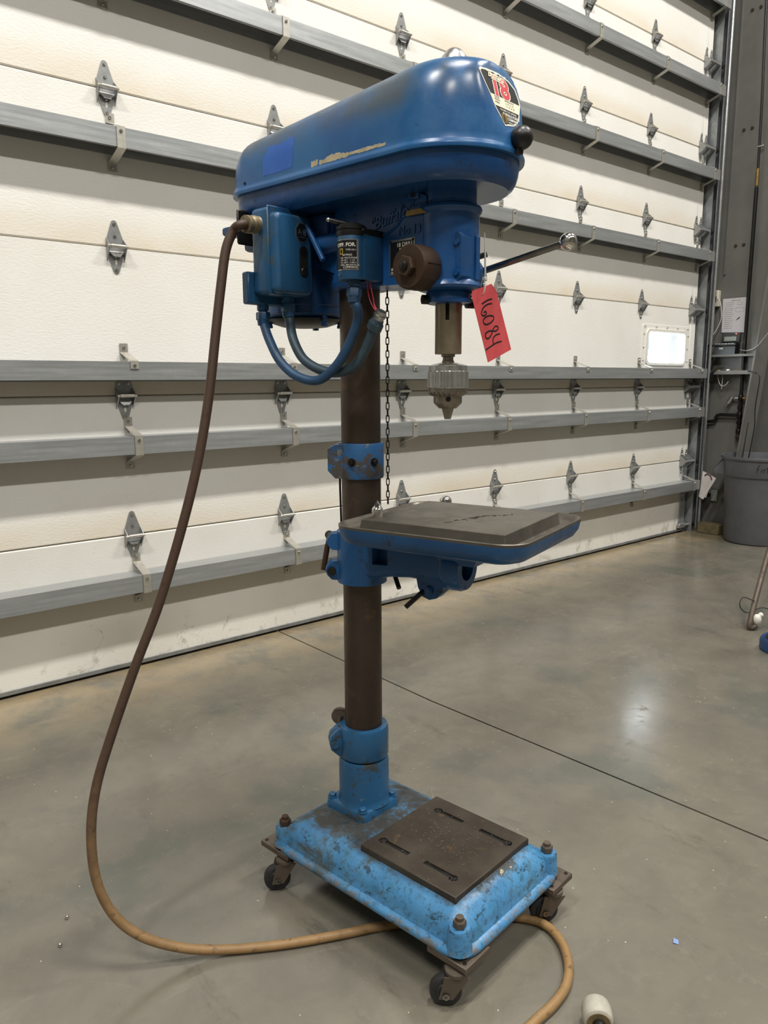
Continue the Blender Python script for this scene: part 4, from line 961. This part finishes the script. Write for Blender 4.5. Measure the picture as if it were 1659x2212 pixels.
ob('display',G().box(FX-.0915,FX-.0895,-.155,-.125,1.325,1.337),'lcd',ph,ang=0)
kp=tag(root('time_clock'),'grey wall terminal with small screen and red light under the instruction sheet','terminal')
ob('case',G().box(FX-.03,FX-.0005,-.238,-.108,1.376,1.442,.004,2),'kbody',kp)
ob('screen',G().box(FX-.032,FX-.030,-.215,-.128,1.385,1.415),'lcd',kp,ang=0); ob('indicator',G().ball((FX-.031,-.212,1.433),.004,10,6),'led',kp)
pp=tag(root('instruction_sheet'),'white printed instruction sheet in a plastic sleeve on the steel column','paper')
ob('sheet',G().prism(rrect(.0885,.119,.008,-.178,1.560,3),(FX-.006,0,0),(0,-1,0),(0,0,1),0,.0012) if False else G().rings([[(x,y,z) for y,z in ((-.093,1.448),(-.262,1.44),(-.269,1.446),(-.267,1.676),(-.259,1.682),(-.088,1.682))] for x in (FX-.0085,FX-.0070)]),'paper',pp,ang=0)
g=G(); xs=FX-.0086
def line(y0,y1,z,h=.0022): g.box(xs-.0004,xs,y0,y1,z-h/2,z+h/2)
line(-.215,-.15,1.666,.004)
for i in range(14): line(-.172+.012*((i*7)%3)/2,-.108,1.652-.0135*i)
ob('print_lines',g,'grey_print',pp,ang=0)
g=G()
for (y0,y1,z0,z1) in ((-.228,-.194,1.634,1.652),(-.245,-.186,1.585,1.614)):
    for (a,b,c_,d_) in ((y0,y1,z0,z0+.0014),(y0,y1,z1-.0014,z1),(y0,y0+.0014,z0,z1),(y1-.0014,y1,z0,z1)): g.box(xs-.0004,xs,a,b,c_,d_)
ob('print_boxes',g,'grey_print',pp,ang=0)
g=G(); g.rings([[(x,-.205+.016*math.cos(a)*.9-.006*math.sin(a),1.535+.011*math.sin(a)+.009*math.cos(a)*-1) for a in [R(20*i) for i in range(11)]] for x in (xs-.0012,xs)]); ob('black_sticker',g,'black',pp,ang=0)
ow=tag(root('outlet_box'),'ivory surface outlet box on the edge of the door track','outlet')
ob('cover',G().box(FX-.045,FX-.004,-.068,-.030,1.63,1.742,.003,1),'ivory',ow); ob('socket',G().box(FX-.047,FX-.045,-.056,-.044,1.66,1.70),'black',ow,ang=0)
wc=tag(root('white_cord'),'thin white cord hanging from the ivory outlet box to the shelf','cord')
ob('wire',G().tube(spline([(FX-.046,-.062,1.685),(FX-.05,-.084,1.67),(FX-.045,-.097,1.615),(FX-.04,-.099,1.54),(FX-.04,-.066,1.46),(FX-.05,-.03,1.40),(FX-.05,-.02,1.33)],8),.0032,8),'whitecable',wc,ang=60)
bc=tag(root('cable_bundle'),'dark cable coil hanging at the left end of the shelf','cable')
for k in range(3):
    ob('cable',G().tube(spline([(FX-.10-.004*k,-.035-.01*k,1.35),(FX-.105,-.03-.012*k,1.24),(FX-.102,-.05-.006*k,1.16),(FX-.105,-.045+.01*k,1.11),(FX-.103,-.075-.006*k,1.10),(FX-.102,-.085-.01*k,1.17),(FX-.08,-.11-.03*k,1.20)],7),.0035,7),'black',bc,ang=60)
ad=tag(root('patch_leads'),'white and yellow plug leads lying on the lower shelf','cable')
ob('white_lead',G().tube(spline([(FX-.085,-.055,1.171),(FX-.08,-.10,1.170),(FX-.075,-.15,1.171),(FX-.08,-.19,1.172)],6),.0035,7),'whitecable',ad,ang=60)
ob('yellow_plug',G().box(FX-.088,FX-.07,-.138,-.112,1.167,1.183,.003,1),'yellow',ad); ob('white_plug',G().box(FX-.088,FX-.07,-.205,-.185,1.167,1.186,.003,1),'white',ad); ob('brass_plug',G().cyl((FX-.08,-.24,1.174),(FX-.08,-.30,1.174),.007,seg=12),'brass',ad)
ob('black_lead',G().tube(spline([(FX-.08,-.30,1.174),(FX-.09,-.335,1.172),(FX-.108,-.375,1.168),(FX-.115,-.41,1.15)],6),.0035,7),'black',ad,ang=60)
lp=tag(root('loop_leads'),'two pale leads hanging in a loop below the lower shelf','cable')
ob('lead',G().tube(spline([(FX-.05,-.103,1.157),(FX-.06,-.128,1.09),(FX-.06,-.150,1.068),(FX-.06,-.175,1.075),(FX-.06,-.195,1.10)],7),.0028,7),'whitecable',lp,ang=60)
ob('lead',G().tube(spline([(FX-.05,-.145,1.157),(FX-.06,-.150,1.10),(FX-.06,-.148,1.045)],7),.0022,7),'whitecable',lp,ang=60)
hb=tag(root('hanging_cable'),'black cable hanging down the front of the column flange to the bin','cable')
ob('cable',G().tube(spline([(FX-.105,-.40,1.165),(FX-.105,-.43,1.14),(FX-.106,-.432,1.08),(FX-.106,-.419,.92),(FX-.106,-.424,.79),(FX-.106,-.405,.61),(FX-.108,-.37,.35),(FX-.108,-.37,.1)],8),.0038,8),'black',hb,ang=60)
gc=tag(root('grey_cable'),'thin grey cable curving from the desk phone past the column edge','cable')
ob('cable',G().tube(spline([(FX-.06,-.262,1.322),(FX-.09,-.30,1.313),(FX-.11,-.345,1.312),(FX-.112,-.39,1.328),(FX-.112,-.43,1.37),(FX-.1,-.5,1.5),(FX-.02,-.52,1.8)],8),.0035,8),'galv',gc,ang=60)
# black air pipe with valves
ap=tag(root('air_pipe'),'black vertical air pipe with two valves and a side branch on the column','pipe')
yp=-.279
g=G(); g.tube([(FX-.03,yp,2.40),(FX-.03,yp,1.7),(FX-.03,yp,.73)],.0125,12); ob('riser',g,'pipe',ap)
g=G(); g.tube([(FX-.03,yp,.862),(FX-.03,yp+.14,.862),(FX-.03,yp+.165,.855),(FX-.03,yp+.175,.835),(FX-.03,yp+.178,.815),(FX-.03,yp+.26,.806)],.012,12); ob('branch',g,'pipe',ap)
for z,h in ((.985,.03),(.862,.03),(.915,.014),(.81,.012),(.745,.03)): ob('fitting',G().lathe([(.015,0),(.0185,.15),(.0185,.85),(.015,1)],(FX-.03,yp,z-h/2-.004),(FX-.03,yp,z+h/2+.004),14),'pipe',ap)
ob('valve',G().cyl((FX-.03,yp,.985),(FX-.03,yp+.06,.98),.010,seg=12).cyl((FX-.035,yp+.055,.995),(FX-.035,yp+.085,.945),.016,seg=14),'silver',ap,label='bright quick coupler on the left outlet')
ob('valve',G().cyl((FX-.03,yp,.985),(FX-.03,yp-.045,.98),.010,seg=12).cyl((FX-.035,yp-.045,1.0),(FX-.035,yp-.052,.955),.014,seg=14),'brass',ap,label='brass coupler on the right outlet')
ob('drain_cock',G().lathe([(.012,0),(.017,.3),(.017,.6),(.008,.8),(.008,1)],(FX-.03,yp,.735),(FX-.03,yp,.675),14),'rust',ap)
# thin black hose along the column higher up
hs=tag(root('air_hose'),'thin black hose with a brass coupling rising above the black air pipe','hose')
ob('hose',G().tube(spline([(FX-.03,yp,2.52),(FX-.03,yp+.002,2.7),(FX-.03,yp+.008,3.0),(FX-.03,yp+.022,3.4),(FX-.03,yp+.035,3.9)],8),.008,10),'black',hs,ang=60); ob('clip',G().cyl((FX-.03,yp,2.41),(FX-.03,yp,2.52),.012,seg=12),'brass',hs); ob('strap_end',G().box(FX-.04,FX-.02,yp-.03,yp+.012,2.655,2.665,.002,1),'silver',hs)
# leaning board behind the bin
lb=tag(root('leaning_board'),'dark narrow board leaning against the column behind the grey bin','board')
g=G(); g.rings([[(FX-.035,-.352,.92),(FX-.035,-.342,.92),(FX-.02,-.342,.92),(FX-.02,-.352,.92)],[(FX-.038,-.302,.30),(FX-.038,-.240,.30),(FX-.023,-.240,.30),(FX-.023,-.302,.30)],[(FX-.04,-.286,.0),(FX-.04,-.216,.0),(FX-.025,-.216,.0),(FX-.025,-.286,.0)]]); ob('board',g,'board',lb,ang=0)
# hanging card and small grey cover
hcd=tag(root('hanging_card'),'white cards hanging on a chain beside the door track','card')
CX=5.368
ob('card',G().rings([[(x,y,z) for y,z in ((-.088,.453),(-.190,.409),(-.184,.395),(-.103,.243),(-.070,.260))] for x in (CX,CX+.0015)]),'card',hcd,ang=0)
ob('card',G().rings([[(x,y,z) for y,z in ((-.092,.447),(-.168,.402),(-.120,.257),(-.064,.267))] for x in (CX+.006,CX+.007)]),'card',hcd,ang=0)
g=G(); g.tube(spline([(CX-.001,-.106,.422),(CX-.001,-.124,.434),(CX-.001,-.148,.422),(CX-.001,-.159,.395)],6),.0055,8); ob('print_arc',g,'purple',hcd,ang=60)
for i in range(27): link('chain_link',lkm,hcd,(CX,-.089+.0003*i,.460+.0145*i),(0,0,R(90*(i%2)+20)))
cvp=tag(root('cover_plate'),'small pale cover plate low on the column beside the hanging cards','cover')
ob('plate',G().box(FX-.022,FX-.006,-.152,-.103,.222,.303,.002,1),'lcd',cvp); ob('stem',G().cyl((FX-.008,-.10,.27),(FX-.008,-.06,.27),.008,seg=10),'black',cvp)
# wood block
wb=tag(root('wood_block',(5.37,-.175,0),R(-3)),'weathered wooden block on the floor between track and grey bin','block')
ob('block',G().box(-.035,.055,-.08,.085,0,.073,.004,1),'wood',wb)
# ---- grey bin
bn=tag(root('trash_bin',(5.341,-.509,0)),'round grey plastic trash bin with side handles beside the steel column','bin')
g=G(); g.lathe([(.188,0),(.198,.012),(.203,.06),(.222,.765),(.232,.77),(.236,.79),(.240,.955),(.2485,.962),(.252,.98),(.2485,1),(.238,.998),(.234,.96),(.215,.6),(.195,.05),(0,.045)],(0,0,0),(0,0,.60),56,caps=False); b_=ob('bin_body',g,'can',bn,ang=40)
for a in (118,298):
    r,t=ear_frame(a); g=G()
    g.rings([[r*.232-t*.055+Z*.575,r*.232+t*.055+Z*.575,r*.232+t*.055+Z*.565,r*.232-t*.055+Z*.565],[r*.29-t*.05+Z*.50,r*.29+t*.05+Z*.50,r*.286+t*.05+Z*.488,r*.286-t*.05+Z*.488]])
    g2=G()
    for s_ in (-1,1): g2.rings([[r*.232+t*(s_*.055)+Z*.575,r*.29+t*(s_*.05)+Z*.50,r*.286+t*(s_*.05)+Z*.470,r*.226+t*(s_*.055)+Z*.470],[r*.232+t*(s_*.049)+Z*.575,r*.29+t*(s_*.044)+Z*.50,r*.286+t*(s_*.044)+Z*.470,r*.226+t*(s_*.049)+Z*.470]])
    g2.rings([[r*.284-t*.05+Z*.508,r*.284+t*.05+Z*.508,r*.293+t*.05+Z*.496,r*.293-t*.05+Z*.496],[r*.276-t*.05+Z*.470,r*.276+t*.05+Z*.470,r*.285+t*.05+Z*.466,r*.285-t*.05+Z*.466]])
    ob('bin_handle',g2,'can',bn,ang=0); g.b.free()
# handwriting on the band of the bin
def bw(ang,z): return Vector((.2402*math.cos(R(ang)),.2402*math.sin(R(ang)),z))
va=math.degrees(math.atan2(-2.342,-5.341))   # towards the camera
for s_ in ([(-5.0,.548),(-6.2,.528),(-6.5,.502)],[(-5.0,.548),(-2.6,.552)],[(-6.0,.529),(-3.6,.530)],[(.2,.530),(-.2,.508)],[(3.2,.528),(2.9,.506)],[(3.2,.522),(4.8,.530),(6.2,.528)],[(9,.552),(8.5,.506)],[(7,.535),(11,.536)]):
    g=G(); g.tube([bw(va+a+2.5,z) for a,z in s_],.0016,6); ob('handwriting',g,'ink',bn,ang=60)

# ---- stand leg with hook at the right edge, and a machine foot
hk=tag(root('stand_leg'),'bent grey rod with a white wrapped tip standing on the floor at the right edge','rod')
hp=[(4.25,-1.15,1.0),(3.86,-1.285,.55),(3.60,-1.335,.29),(3.44,-1.365,.11),(3.395,-1.374,.045),(3.385,-1.376,.018),(3.395,-1.385,.011),(3.41,-1.392,.02)]
ob('rod',G().tube(spline(hp,8),.0125,12),'skid',hk,ang=60)
g=G(); g.ball((3.413,-1.394,.048),.019,14,10,(1,1,1.35)); g.ball((3.428,-1.402,.068),.012,12,8); ob('wrapped_tip',g,'white',hk,ang=60)
ob('tie_wire',G().tube(spline([(3.43,-1.37,.125),(3.40,-1.33,.14),(3.375,-1.33,.105),(3.395,-1.355,.075),(3.44,-1.40,.10),(3.47,-1.435,.085)],8),.0022,7),'black',hk,ang=60)
mf=tag(root('machine_foot',(3.235,-1.60,0)),'dark blue machine foot pad just inside the right edge of the photo','foot')
ob('pad',G().lathe([(.10,0),(.104,.1),(.104,.8),(.098,1)],(0,0,0),(0,0,.05),32),'motor',mf); ob('foot_casting',G().lathe([(.085,0),(.055,.3),(.045,1)],(0,0,.05),(0,0,.16),28),'darksteel',mf); ob('leg',G().box(-.04,.04,-.04,.04,.15,.9,.008,2),'motor',mf)

# ---- litter on the floor
sc_=tag(root('plastic_scrap',(1.3262,-2.1782,0),R(40)),'tiny light blue plastic scrap on the floor right of the cord','scrap')
g=G(); g.rings([[(-.006,-.004,z),(.007,-.006,z),(.009,.003,z+.002),(-.004,.006,z+.0012)] for z in (.0002,.0012)]); ob('flake',g,'scrap',sc_,ang=0)
for x,y,lb_ in ((.4107,-1.3121,'small steel pellet on the floor left of the cord loop, the farther one'),(.3735,-1.3858,'small steel pellet on the floor left of the cord loop, the nearer one')):
    tag(ob('steel_pellet',G().ball((x,y,.0042),.0042,12,8),'chrome',ang=60),lb_,'pellet','steel pellets left of the cord loop')
g=G()
for _ in range(170):
    x=random.uniform(-.2,2.6);y=random.uniform(-2.4,-.3)
    l=random.uniform(.0005,.0018); a=random.random()*6.28
    g.box(-l,l,-.0006,.0006,0,.0009,mx=Matrix.Translation((x,y,0))@Matrix.Rotation(a,4,'Z'))
o=ob('floor_chips',g,'cream',ang=0); o['kind']='stuff'; tag(o,'scattered tiny metal chips on the concrete floor','chips')
